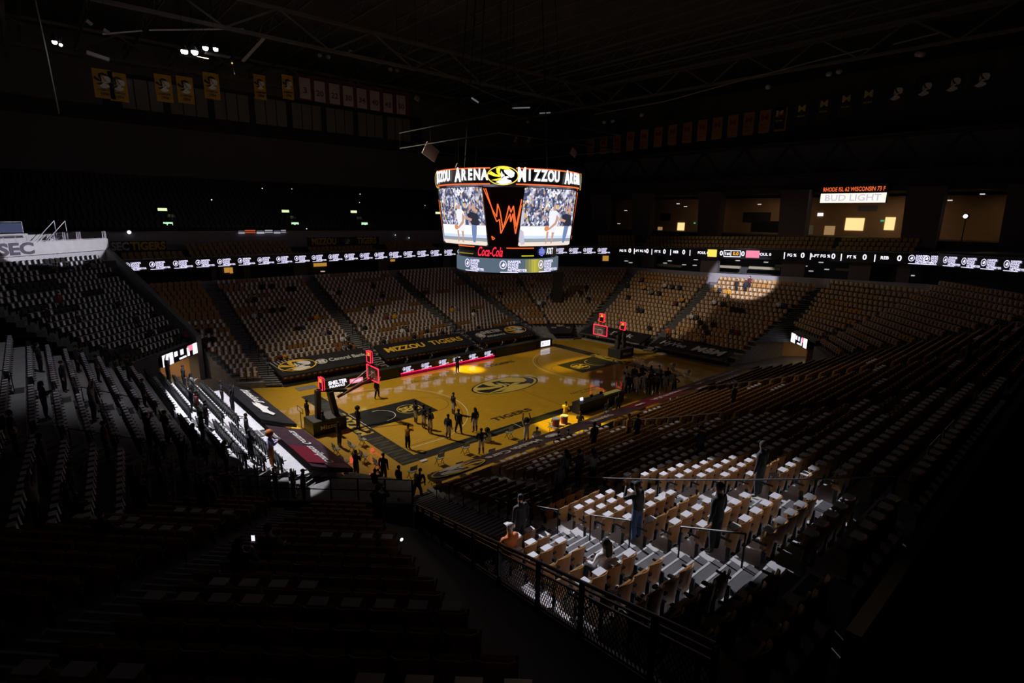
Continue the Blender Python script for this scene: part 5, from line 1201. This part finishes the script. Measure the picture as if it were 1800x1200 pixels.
cp_(627, 840, (-12, -6), pose='clap', top='black', low='brown', label='person in black shirt facing court between press chairs, nearer the plum drape')
cp_(675, 846, (-12, -6), pose='stand', top='black', low='charcoal', label='person in black standing beside the red lit chair')
cp_(660, 877, (-14, -8), pose='photo', top='black', low='black', size=1.0, label='photographer in black at the foot of the white steps')
p = at(658, 900, 'z', 2.6)
random.seed(5)
HUD = [(1096, 688), (1103, 691), (1110, 686), (1118, 692), (1124, 684), (1131, 689), (1139, 693), (1146, 686), (1152, 690), (1160, 684), (1168, 688), (1100, 676), (1114, 675), (1128, 673), (1143, 675), (1157, 674), (1172, 679), (1184, 693)]
for i, (u, v) in enumerate(HUD):
    wp_ = i % 5 == 0 or i in (3, 11)
    cp_(u, v, (19, -5), pose=('stand', 'clap', 'hips')[i % 3], top='white' if wp_ else ('charcoal', 'black', 'grey')[i % 3], low='white' if wp_ else 'black', shorts=int(wp_), hair=('short', 'long')[i % 4 == 2], size=1.03,
        label='%s in far team huddle, %s' % ('player in white kit' if wp_ else 'dark tracksuit figure', ('outermost towards midcourt', 'close behind a white kit', 'hands on hips, towards midcourt', 'in its front line', 'hands together in its middle', 'white kit in its middle', 'front of its middle', 'clapping in its middle', 'hands on hips in its middle', 'tracksuit behind its middle', 'beside the far drape', 'back row, midcourt side', 'back row, second place', 'back row, clapping', 'back row, past its middle', 'back row, kit', 'back row, drape side', 'standing apart beside the far chairs')[i]))
for i, (u, v, top) in enumerate(((738, 640, 'navy'), (771, 628, 'black'), (830, 615, 'grey'), (862, 608, 'black'), (893, 604, 'navy'), (920, 601, 'black'), (690, 652, 'black'))):
    p = at(u, v, 'z', 1.15); person((p.x, 9.45, .0), ang_to((p.x, 9.4), (p.x, 0)), pose='sit', top=top, mask=i != 3, label='seated official in %s top behind the far table, %s' % (top, ('above the first LED mark', 'above the second LED mark', 'beside the standing referee', 'above the last LED mark', 'behind plain dark table', 'halfway along plain dark table', 'before the red lit strip begins')[i]))
cp_(804, 655, (0, -5), pose='clap', top='black', low='black', size=1.05, label='referee in black standing before the red lit table')

# people in the stands
SPOTS = [(r, pix((r[0], r[1], r[2]+.75)), pix((r[0], r[1], r[2]+1.25))) for r in ROWS if r[4] != 'U']
USED = set()
def in_stand(u, v, pose='sit', **k):
    si = 1 if pose.startswith('sit') else 2; best = None
    blocks = k.pop('blk', None)
    for i, s_ in enumerate(SPOTS):
        if i in USED or (blocks and s_[0][4] not in blocks): continue
        d = (s_[si][0]-u)**2+(s_[si][1]-v)**2
        if best is None or d < best[0]: best = (d, i)
    USED.add(best[1]); r = SPOTS[best[1]][0]; a = r[3]; off = -.32 if pose.startswith('sit') else -.40
    k['label'] = k['label'].replace('@', WHERE[r[4]]).replace('#', nth(r[5]+1)).replace('~', nth(r[6]+1))
    z = r[2]-.03 if pose.startswith('sit') else r[2]
    return person((r[0]-off*sin(a)*-1 if 0 else r[0]+off*-sin(a), r[1]+off*cos(a), z), a+k.pop('turn', 0), pose=pose, **k)
FANS = [(437,531),(444,527),(447,552),(459,552),(478,545),(492,545),(522,577),(529,577),(550,559),(556,558),(568,588),(575,587),(600,596),(608,596),(507,507),(514,505),(462,503),(475,503),(495,630),(505,628),(601,615),(610,614),
 (578,515),(592,514),(656,500),(671,517),(653,541),(651,546),(680,556),(690,554),(632,572),(641,572),(703,581),(711,580),(750,580),(669,597),(730,600),(742,516),(750,515),(790,545),(797,545),(829,547),(831,551),(800,585),(842,578),(775,595),(842,590),
 (880,515),(912,492),(935,498),(960,518),(968,518),(948,533),(958,533),(1020,515),(1028,502),(1035,525),(1098,495),(1130,490),(1135,505),(1145,515),(1160,513),(1172,500),(1180,505),(1197,507),(1108,520),(1122,543),(1130,543),(1192,530),(1200,530),(1090,565),(1140,578),
 (1217,558),(1222,560),(1232,563),(1241,572),(1252,572),(1270,510),(1280,512),(1297,497),(1309,497),(1322,495),(1258,530),(1270,530),(1285,543),(1293,543),(1302,543),(1290,578),(1300,580),(1228,598),(1237,600),(1245,585),(1370,535),(1380,538),(350,585),(362,583),(372,592),(340,615),(332,590)]
DES = ['with head bowed', 'leaning back', 'looking at the court', 'with long hair', 'in a pale mask', 'sitting upright', 'beside a neighbour', 'alone']
for i, (u, v) in enumerate(FANS):
    top = ('black', 'black', 'navy', 'grey', 'charcoal', 'black', 'gold', 'white', 'black', 'maroon')[(i*7+3) % 10]; st_ = 1270 < u < 1325 and v < 515
    if st_: top = ('navy', 'maroon', 'black', 'gold', 'black')[i % 5]
    in_stand(u, v, 'stand' if st_ else 'sit', top=top, low='black', mask=i % 4 == 1, hair='long' if i % 3 == 0 else 'short', label='%s in %s, %s hair, # row, ~ seat, @' % ('spotlit fan' if u > 1255 and v < 545 and u < 1330 else 'fan', top, 'long' if i % 3 == 0 else 'short'), group='fans scattered in the far stands')
in_stand(1176, 585, 'stand', top='orange', low='black', label='steward in orange top standing on the steps past the far basket')
# near side figures
in_stand(1119, 745, 'stand', top='gold', low='black', hair='cap', hairc='brown', label='person in gold shirt standing in near stand behind long red drape', size=1.02, turn=.3)
in_stand(1131, 745, 'stand', top='black', low='black', label='dark figure beside the person in gold shirt in the near stand')
in_stand(1052, 765, 'stand', top='black', low='black', size=1.05, label='broad dark figure standing at the front rows beside the coolers')
in_stand(1012, 825, 'stand', top='grey', low='black', hair='long', label='woman in grey top standing in near stand, first of three')
in_stand(1033, 815, 'phone', top='charcoal', low='black', label='figure in charcoal in the middle of three in near stand')
in_stand(1053, 812, 'phone', top='grey', low='black', hair='long', label='long haired figure in grey, last of three in the near stand')
in_stand(912, 890, 'stand', top='black', low='charcoal', size=1.05, label='large dark figure standing low beside the white steps')
in_stand(1160, 895, 'photo', top='black', low='blue', hair='cap', size=1.0, blk=('N1', 'N2'), label='photographer in black and jeans standing among the spotlit seats')
in_stand(1085, 1010, 'sit', top='white', low='black', hair='long', blk=('N0', 'N1'), label='person in white top leaning low behind the mesh railing')
in_stand(1262, 1020, 'stand', top='black', low='black', blk=('N1', 'N2'), label='dark figure standing just above the spotlit seats')
in_stand(1368, 960, 'stand', top='black', low='charcoal', blk=('N2',), label='dark figure standing up the near stand past the spotlight')
in_stand(1250, 770, 'stand', top='black', low='black', label='dark figure standing halfway up the middle of the near stand')
in_stand(1300, 690, 'stand', top='black', low='black', label='dark standing figure far along the near stand')
in_stand(990, 845, 'stand', top='charcoal', low='black', label='stooped dark figure among the lower seats of near stand')
in_stand(1730, 625, 'stand', top='black', low='black', label='dark figure with a tiny phone light at far end of near stand')
t = in_stand(905, 1000, 'sit', top='orange', low='black', hair='cap', hairc='white', blk=('N0',), size=1.15, label='person in orange brown top and white cap seated against the mesh railing')
# the crowd at the near basket end and in the dark banks
LC = [(75,655),(55,690),(35,620),(110,625),(155,640),(145,700),(150,760),(215,640),(225,690),(230,755),(265,750),(290,640),(310,655),(325,668),(337,700),(345,740),(380,680),(397,700),(415,745),(428,772),(330,765),(368,800),(395,850),(300,800),(255,810),(210,850),(60,800),(100,840),(20,760),(40,870),(365,860),(325,690),(352,715),(130,560),(95,475),(115,475),(152,468),(160,468),(95,520),(200,540),(235,560),(262,590),(20,500),(180,600),(60,560)]
for i, (u, v) in enumerate(LC):
    up_ = v > 590; kk = ('stand', 'clap', 'stand', 'phone', 'hips', 'up')[i % 6] if up_ else ('sit', 'stand')[i % 2 == 0 and v > 500]
    top = ('black', 'black', 'charcoal', 'navy', 'black', 'grey', 'maroon', 'black')[i % 8]
    in_stand(u, v, kk, top=top, low='black', hair=('short', 'long', 'short', 'cap')[i % 4], label='%s fan in %s, %s, # row, ~ seat, @' % ({'sit': 'seated', 'stand': 'standing', 'clap': 'clapping', 'phone': 'phone-raising', 'hips': 'hands-on-hips', 'up': 'arms-up'}[kk], top, ('short haired', 'long haired', 'bareheaded', 'capped')[i % 4]), group='fans at the near basket end', blk=('L1', 'L2', 'L3') if v > 590 and v < 830 else None, turn=random.uniform(-.4, .4))
for u, v, kk, lab, top, hr in ((462, 880, 'stand', 'tall dark figure standing at the head of the dark bank', 'black', 'short'), (392, 1010, 'sit_phone', 'seated person in black holding up a lit phone', 'black', 'long'), (470, 975, 'sit', 'seated person in grey top in the dark bank, past the phone holder', 'grey', 'short'), (175, 930, 'sit', 'seated broad figure in grey low in the dark bank', 'charcoal', 'short'), (95, 880, 'sit', 'dim figure in black deep in the corner of the dark bank', 'black', 'long'),
                           (300, 900, 'stand', 'dim standing figure in the dark bank, arms down', 'black', 'short'), (230, 860, 'stand', 'dim standing figure in navy in the dark bank', 'navy', 'long'), (520, 845, 'stand', 'dark figure leaning at the rail of the dark bank', 'black', 'cap'), (650, 890, 'photo', 'black photographer standing at the rail end above the court corner', 'black', 'short'), (340, 870, 'clap', 'clapping figure in black in the dark bank', 'black', 'short')):
    t = in_stand(u, v, kk, top=top, low='black', hair=hr, label=lab, blk=('C1', 'C2', 'L3'))
    if kk == 'sit_phone': PH = t
ms = in_stand(447, 795, 'clap', top='lavender', low='orange', hair='afro', hairc='orange', size=1.12, blk=('L2',), label='costumed animal mascot with big orange head and spotlit chest by the lit rows')  # chest colour carries the purple-white spotlight falling on its front
# ------------------------------------------------------------ mesh railing beside the dark bank
mr = thing('mesh_railing', 'black steel railing with diamond mesh panels running down beside the dark bank', 'railing')
D = RB1-RB0; Ld = D.length; du = D.normalized(); TH = 1.07
ts = [0.02]
posts = [(-25.64, -32.51), (-25.1, -30.79), (-24.66, -29.22), (-23.9, -27.3), (-23.3, -25.5), (-22.75, -23.9), (-22.2, -22.4), (-21.7, -21.1), (-21.2, -19.8)]
PT = []
for x, y in posts:
    t_ = (Vector((x, y, 0))-Vector((RB0.x, RB0.y, 0))).dot(Vector((D.x, D.y, 0)).normalized())/Vector((D.x, D.y, 0)).length; PT.append(RB0.lerp(RB1, max(0, min(1, t_))))
PT = [RB0]+PT+[RB1]
for p in PT: MB().bar(p, p+Vector((0, 0, TH)), .09, .05).build('post', blackmetal, mr)
MB().bar(RB0+Vector((0, 0, TH)), RB1+Vector((0, 0, TH)), .07, .07, 8).build('top_rail', blackmetal, mr)
MB().bar(RB0+Vector((0, 0, TH-.10)), RB1+Vector((0, 0, TH-.10)), .03, .03).build('second_rail', blackmetal, mr)
MB().bar(RB0+Vector((0, 0, .12)), RB1+Vector((0, 0, .12)), .04, .05).build('bottom_rail', blackmetal, mr)
lo, hi = .15, TH-.22
for p, q in zip(PT, PT[1:]):
    L = (q-p).length
    if L < .3: continue
    mb = MB(); st_ = .105; H = hi-lo; n = int(L/st_)
    MB().bar(p+Vector((0, 0, hi)), q+Vector((0, 0, hi)), .03).build('panel_bar', blackmetal, mr)
    for i in range(-int(H/st_)-1, n+1):
        for sg in (1, -1):
            # a wire from bottom to top, slanting one pitch per pitch, cut at the panel ends
            x0, x1 = i*st_, i*st_+H*.8
            if sg < 0: x0, x1 = x1, x0
            a0, a1 = 0., 1.
            if x0 == x1: continue
            for lim in (0., L):
                pass
            tA = sorted([(0-x0)/(x1-x0), (L-x0)/(x1-x0)]); a0, a1 = max(0, tA[0]), min(1, tA[1])
            if a1-a0 < .02: continue
            P = lambda a: p+du*(x0+(x1-x0)*a)+Vector((0, 0, lo+H*a))
            mb.bar(P(a0), P(a1), .012, .012, 3)
    mb.build('wire_mesh', blackmetal, mr, kind='stuff')
# handrails on the near and end steps
def handrail(pts, label, w=.045, m=None, drop=.95, every=0):
    t = thing('handrail', label, 'railing'); MB().path(pts, w, 6).build('rail_bar', m or blackmetal, t)
    P = [Vector(p) for p in pts]
    for i, p in enumerate(P):
        if every and i % every: continue
        MB().bar(p, p-Vector((0, 0, drop)), w).build('post', m or blackmetal, t)
    return t
def on_block(b, side, k, off=0.):
    b = BLK[b]; p = (b.L if side == 'L' else b.R)((k+.5)/b.n); return Vector((p.x+off, p.y, b.z(k)))
up95 = Vector((0, 0, .95))
handrail([on_block('N1', 'L', k, .35)+up95 for k in (11, 14, 17, 20, 23, 25)], 'long black handrail sloping down the steps behind the spotlit seats')
handrail([on_block('N2', 'L', k, .35)+up95 for k in (4, 8, 12)], 'short black handrail on the steps past the Health Care drape', m=greymetal)
handrail([on_block('N3', 'L', k, .35)+up95 for k in (3, 7, 11)], 'short dim handrail on the steps behind the long red drape', m=greymetal)
for k in (2, 6, 9, 13, 17, 21):
    a = on_block('N1', 'R', k, -.25); b = on_block('N1', 'R', min(25, k+2), -.25)
    handrail([a+Vector((0, 0, .05)), a+up95, b+up95, b+Vector((0, 0, .05))], 'black loop handrail at row ends beside the white steps, %s' % {2: 'lowest', 6: 'second up', 9: 'third up', 13: 'fourth up', 17: 'by the lit row ends', 21: 'topmost'}[k], drop=.5, every=5)
for blk_, side, ks, lab in (('L2', 'L', (3, 6), 'by the spotlit rows'), ('L2', 'L', (9, 12), 'halfway up'), ('L2', 'L', (15, 18), 'high up'), ('L2', 'R', (4, 7), 'at the dark bank side, low'), ('L2', 'R', (10, 13), 'at the dark bank side, halfway'), ('L2', 'R', (15, 18), 'at the dark bank side, high')):
    a, b = on_block(blk_, side, ks[0]), on_block(blk_, side, ks[1]); o_ = Vector((0, .6 if side == 'L' else -.6, 0)); handrail([a+o_+Vector((0, 0, .05)), a+o_+up95, b+o_+up95, b+o_+Vector((0, 0, .05))], 'black loop handrail on the near basket stand steps, %s' % lab, drop=.5, every=5)
for blk_, lab in (('F1', 'before the flower mark drape'), ('F2', 'between flower mark and MIZZOU TIGERS drapes'), ('F3', 'between MIZZOU TIGERS and SHELTER drapes'), ('F4', 'beside the far corner drape')):
    handrail([on_block(blk_, 'L', k, -.5)+up95 for k in (2, 5, 8)], 'thin dark handrail on the far steps %s' % lab, w=.05)
# rail along the head of the dark bank and the walkway in front
cw0, cw1 = Vector((-20.7, -18.2, 3.3)), Vector((-27.2, -12.2, 3.3))
MB().prism([(cw0.x, cw0.y, 2.2), (cw1.x, cw1.y, 2.2), (cw1.x, cw1.y, 3.5), (cw0.x, cw0.y, 3.5)], (.10, .11, 0)).build('wall_bank_head', mat('bank_head_grey', (.13, .13, .14), .8), kind='structure')
t = thing('bank_head_railing', 'black tube railing along the head of the dark bank', 'railing')
for i in range(9):
    p = cw0.lerp(cw1, i/8); MB().bar(p+Vector((0, 0, .2)), p+Vector((0, 0, 1.25)), .05).build('post', blackmetal, t)
for z in (.75, 1.25): MB().bar(cw0+Vector((0, 0, z)), cw1+Vector((0, 0, z)), .045, None, 6).build('tube', blackmetal, t)
wl = MB().prism([(-22.6, -9.4, .9), (-19.2, -9.4, .9), (-17.2, -12.4, .9), (-20.6, -17.4, .9), (-26.4, -12.4, .9)], (0, 0, .12)).build('floor_walkway', concrete, kind='structure')
# folding chairs
def chair_proto(seat_m, back_m, label, grp, loc, rz):
    t = thing('folding_chair', label, 'chair', loc, rz, grp)
    MB().box((0, 0, .45), (.42, .40, .035)).build('seat', seat_m, t); MB().box((0, .20, .70), (.42, .03, .26), Matrix.Rotation(.12, 3, 'X')).build('backrest', back_m, t)
    for s in (-1, 1):
        MB().path([(s*.22, -.20, .0), (s*.22, .12, .5), (s*.22, .21, .84)], .025, 4).build('leg', blackmetal, t); MB().bar((s*.20, .22, 0), (s*.20, -.12, .45), .022).build('leg', blackmetal, t)
    MB().bar((-.2, .17, .12), (.2, .17, .12), .02).build('crossbar', blackmetal, t)
    return t
seat_print = mat('chair_white_black', (.34, .34, .36), .5, var=.5, scale=6)
ch0 = None
CH = [(785-12, 816, 'on the sideline next to the court corner', 0), (818, 797, 'second along the sideline from the court corner', 0), (725, 840, 'dark one at the corner of the black bands', 0), (762, 850, 'turned sideways beside the tiger oval drape', 1), (805, 832, 'turned sideways at middle of the oval drape', 1), (862, 808, 'beside the Health Care lettering', 1), (911, 793, 'empty one beside the white kit bench', 1),
      (620, 795, 'first press seat beside the basket base', 2), (640, 812, 'second press seat along the plum drape', 2), (592, 800, 'against the plum drape, top one', 2), (607, 822, 'against the plum drape, middle one', 2), (613, 845, 'against the plum drape, last one', 2), (638, 783, 'close to the baseline letters', 2), (665, 827, 'beside the red lit one', 2), (943, 786, 'under the seated player in white', 0), (1068, 733, 'under the dark seated figure past the tables', 0), (1019, 757, 'bright yellow lit one beside the tables', 0), (706, 884, 'beside the bending photographer', 2), (1182, 652, 'far one by the visiting huddle', 0), (1207, 664, 'far one past the visiting huddle', 0), (970, 752, 'behind the yellow lit figure', 0), (895, 770, 'past the player with huge hair', 0)]
for i, (u, v, lab, tp) in enumerate(CH):
    p = at(u, v); rz = {0: pi, 1: pi, 2: pi/2}[tp] + random.uniform(-.15, .15)
    if tp == 0: rz = pi if p.y < 0 else 0
    if tp == 2: rz = pi/2
    lbl = 'folding chair, %s' % lab
    if ch0 is None: ch0 = chair_proto(seat_print, seat_print, lbl, 'courtside folding chairs', (p.x, p.y, 0), rz)
    else: dup(ch0, (p.x, p.y, 0), rz, lbl, 'courtside folding chairs')
for i, (x, y) in enumerate(((-12.2, -9.9), (-10.6, -9.9))):
    p = at((786, 830)[i], (829, 811)[i]); 
# red chair glow objects and towels
for i, (u, v, s_) in enumerate(((620, 812, .5), (668, 818, .45), (655, 793, .3), (652, 840, .35))):
    p = at(u, v); MB().cyl((p.x, p.y, .0), .16*s_*2, .34*s_*2, 12).build('red_lit_cone', glow('cone_red', (.9, .12, .06), .75), None, 'small glowing red marker on the floor, %s' % ('beside the person in black by the press chairs', 'under the chair of the standing person', 'beside the baseline band', 'next to the court corner steps')[i], 'marker')
p = at(745, 810); MB().box((p.x, p.y, .03), (.45, .25, .05)).build('folded_towel', white, None, 'folded white towel lying on the court beside the sideline chairs', 'towel')
# signing stand, monitor rail by the basket
p = at(530, 752); t = thing('sign_stand', 'thin black frame stand beside the near basket base', 'stand', (p.x, p.y, 0)); MB().path([(0, -.5, 1.55), (0, .5, 1.55), (0, .5, 1.2), (0, -.5, 1.2), (0, -.5, 1.55)], .04, 5).build('frame', blackmetal, t); MB().bar((0, 0, 0), (0, 0, 1.2), .04).build('pole', blackmetal, t)
p = at(541, 683); MB().box((p.x, p.y+.3, .01), (1.7, 1.1, .02)).build('floor_mat', mat('mat_grey', (.16, .15, .15), .8), None, 'grey floor mat on the court apron beyond the near basket', 'mat')
# courtside equipment tables and coolers
t = thing('courtside_table', 'long black draped table with gear beside the near sideline band', 'table', (2.2, -9.1, 0))
MB().box((0, 0, .4), (5.6, .8, .8)).build('table_drape', cloth_black, t); MB().box((0, 0, .83), (5.7, .85, .05)).build('table_top', black, t)
MB().box((1.5, 0, .87), (2.2, .5, .03)).build('paper_sheets', palegold, t)
for i, (x, lab) in enumerate(((-2.0, 'next to the yellow lit figure'), (-.8, 'in the middle of the table'), (.4, 'beside the pale papers'))):
    m_ = thing('laptop', 'open laptop on the long black sideline table, %s' % lab, 'laptop', (2.2+x, -9.1, .86)); MB().box((0, 0, .02), (.36, .25, .02)).build('keyboard', greymetal, m_); MB().box((0, .14, .14), (.36, .02, .24), Matrix.Rotation(-.25, 3, 'X')).build('screen', led_lav if i == 0 else black, m_)
cooler_r = mat('cooler_red', (.5, .06, .03), .5)
tb = thing('drink_table', 'small folding table under two red drink coolers', 'table', (-4.6, -11.2, 0)); MB().box((0, 0, .72), (1.6, .7, .05)).build('table_top', offwhite, tb)
for sx in (-.7, .7):
    for sy in (-.28, .28): MB().bar((sx, sy, 0), (sx, sy, .7), .03).build('leg', blackmetal, tb)
for i, x in enumerate((-.42, .42)):
    c = thing('drink_cooler', 'red drink cooler with white lid, %s' % ('the nearer of two', 'the farther of two')[i], 'cooler', (-4.6+x, -11.2, .745)); MB().cyl((0, 0, 0), .24, .48, 18, .27).build('barrel', cooler_r, c); MB().cyl((0, 0, .48), .28, .09, 18).build('lid', white, c); MB().cyl((0, -.27, .08), .03, .05, 8).build('tap', white, c)
# camera and tripod at the court corner, drum kit shapes behind the near bank
p = at(675, 905, 'z', 2.2); t = thing('camera_tripod', 'camera on black tripod beside the foot of the mesh railing', 'camera', (-20.2, -16.4, 1.02))
for a in range(3): MB().bar((0, 0, 1.4), (.45*cos(a*2.1), .45*sin(a*2.1), 0), .035).build('leg', blackmetal, t)
MB().box((0, 0, 1.55), (.16, .34, .2)).build('camera_body', black, t); MB().cyl((0, .25, 1.55), .06, .12, 10).build('lens', black, t)
# upper vomitory exit lights, banners on the upper wall, phone lights
for i, (u, v, g) in enumerate(((285, 368, 0), (295, 393, 1), (501, 371, 0), (518, 393, 1), (621, 372, 0), (640, 393, 1), (769, 374, 0))):
    y = 41.2 if g == 0 else 39.2; p = at(u, v, 'y', y); t = thing('exit_light', '%s glowing light box over the upper tier steps, %s' % ('pale warm' if g == 0 else 'pale green', ('outermost upper', 'outermost lower', 'second upper', 'second lower', 'third upper', 'third lower', 'beside the scoreboard screen')[i]), 'light', p)
    MB().box((0, 0, 0), (1.05, .3, .42)).build('light_box', black, t); MB().box((0, -.17, 0), (.95, .04, .34)).build('lit_face', glow('exit_face%d' % g, (.85, 1, .55) if g == 0 else (.6, 1, .65), .95), t); MB().box((0, .1, -.75), (.9, .12, 1.2)).build('mount_wall', wall_dark, t)
    spot('exit_spill_light', p+Vector((.6, -.4, -.1)), p+Vector((1.4, .2, -3)), 25, 60, (.9, 1, .5), .6, .1)
for u0, u1, v, words, yy in ((195, 293, 433, [('SEC', .16, 1.6, white), ('TIGERS', .66, 3.3, gold)], YU-.25), (540, 666, 424, [('MIZZOU', .22, 3.4, gold), ('TIGERS', .82, 3.0, gold)], YU-.25)):
    a, b = at(u0, v, 'y', yy), at(u1, v, 'y', yy); zc = (a.z+b.z)/2; t = thing('wall_banner', 'dark banner on the upper wall reading %s' % ('SEC TIGERS' if u0 < 300 else 'MIZZOU TIGERS with small emblem'), 'banner', ((a.x+b.x)/2, yy, zc)); w = b.x-a.x
    MB().box((0, 0, 0), (w, .03, 1.15)).build('cloth', cloth_black, t)
    for s_, fx, ww, mm in words: lettering(s_, mm if mm is gold else offwhite, (-w/2+w*fx, -.03, 0), (1, 0, 0), (0, 0, 1), .85, t, width=ww, bold=.06)
    if u0 > 300: badge((0.3, -.03, 0), (1, 0, 0), (0, 0, 1), 1.3, t, greymetal, cloth_black, greymetal, offwhite)
t = thing('photo_fascia', 'strip of bright photographs on the upper ledge of the far side', 'sign', at(458, 408, 'y', YU-.35))
for i, (x, w, c) in enumerate(((-2.2, .7, (.5, .48, .6)), (-1.2, 1.2, (.8, .12, .04)), (0, .9, (.7, .72, .85)), (1.0, .9, (.6, .6, .72)), (2.0, .8, (.55, .55, .68)), (2.8, .6, (.5, .48, .6)))): MB().box((x, 0, .1*(i % 2)), (w, .06, .34)).build('photo_panel', glow('photo%d' % i, c, .6), t)
for i, (u, v, s_) in enumerate(((372, 351, .10), (461, 331, .08), (513, 332, .07), (633, 341, .09), (632, 356, .08), (747, 361, .08), (753, 381, .07), (695, 413, .09), (719, 418, .1), (539, 402, .08), (170, 398, .1), (227, 408, .25), (4, 393, .12), (1733, 585, .12), (1686, 656, .07), (706, 948, .06))):
    yy = 44 if v < 400 else 36.5
    p = at(u, v, 'y', yy) if u < 800 and v < 450 else (at(u, v, 'z', 5.6) if u > 1000 else at(u, v, 'z', 6.9))
    MB().ball(p, s_*.8, 8, 5, (1, .4, 1)).build('phone_light', glow('phone_white', (.9, .95, 1), 1.3), None, 'tiny white phone light in the dark %s, %s' % ('upper tier' if v < 450 else 'near stand', nth(i+1)), 'light', 'tiny phone lights')
PHl = thing('phone', 'small lit phone held by the seated person in the dark bank', 'phone', (PH.matrix_basis @ Vector((0, -.50, 1.02)))); MB().box((0, 0, 0), (.075, .012, .15), Matrix.Rotation(PH.rotation_euler.z, 3, 'Z')).build('phone_body', black, PHl); MB().box((.004, -.004, 0), (.07, .012, .13), Matrix.Rotation(PH.rotation_euler.z+pi, 3, 'Z')).build('phone_screen', led_lav, PHl)

p = at(979, 545, 'z', 2.6); t = thing('black_column', 'tall narrow black column standing among the far corner seats', 'column', (p.x, p.y, 2.0)); MB().box((0, 0, 2.9), (1.35, .5, 5.8), Matrix.Rotation(-.75, 3, 'Z')).build('shaft', black, t); MB().box((0, 0, .1), (1.6, .8, .3), Matrix.Rotation(-.75, 3, 'Z')).build('foot', black, t)

for i, k in enumerate((0, 1)):
    x = -15.2+i*1.6; handrail([(x, -33.3, 8.7), (x, -33.3, 9.65), (x+1.2, -33.3, 9.65), (x+1.2, -33.3, 8.7)], 'dim steel rail frame at the top of the near stand, %s' % ('first', 'second')[i], m=greymetal, drop=.3, every=5)
# every high-hung thing gets its wire up to the roof
for o in list(bpy.data.objects):
    if o.parent is None and o.name.split('.')[0] in ('catwalk_rail', 'lamp_bank', 'roof_cable_tray', 'maroon_banner_backing', 'lighting_truss_ring', 'rigging_cloth', 'lit_rigging_tube'):
        ms = [o] if o.type == 'MESH' else [c for c in o.children if c.type == 'MESH' and not c.name.startswith('hanging')][:6]
        for m in ms:
            bb = [Vector(c) for c in m.bound_box]; zt = max(c.z for c in bb)-.02; cx = sum(c.x for c in bb)/8; cy = sum(c.y for c in bb)/8
            if o.name.startswith('lighting'): cx, cy = bb[0].x+.05, bb[0].y+.05
            L = m.matrix_basis.translation.z+zt
            MB().bar((cx, cy, zt), (cx, cy, zt+36.0-L), .02).build('hanging_wire', blackmetal, m if m.parent is None else m)

for o in list(bpy.data.objects):
    if o.name.split('.')[0] == 'concourse_downlight':
        bb = [Vector(c) for c in o.bound_box]; cx = sum(c.x for c in bb)/8; cy = sum(c.y for c in bb)/8; zt = max(c.z for c in bb); MB().bar((cx, cy, zt-.02), (cx, cy, max(18.65, zt+.05)), .04).build('stem', black, o)
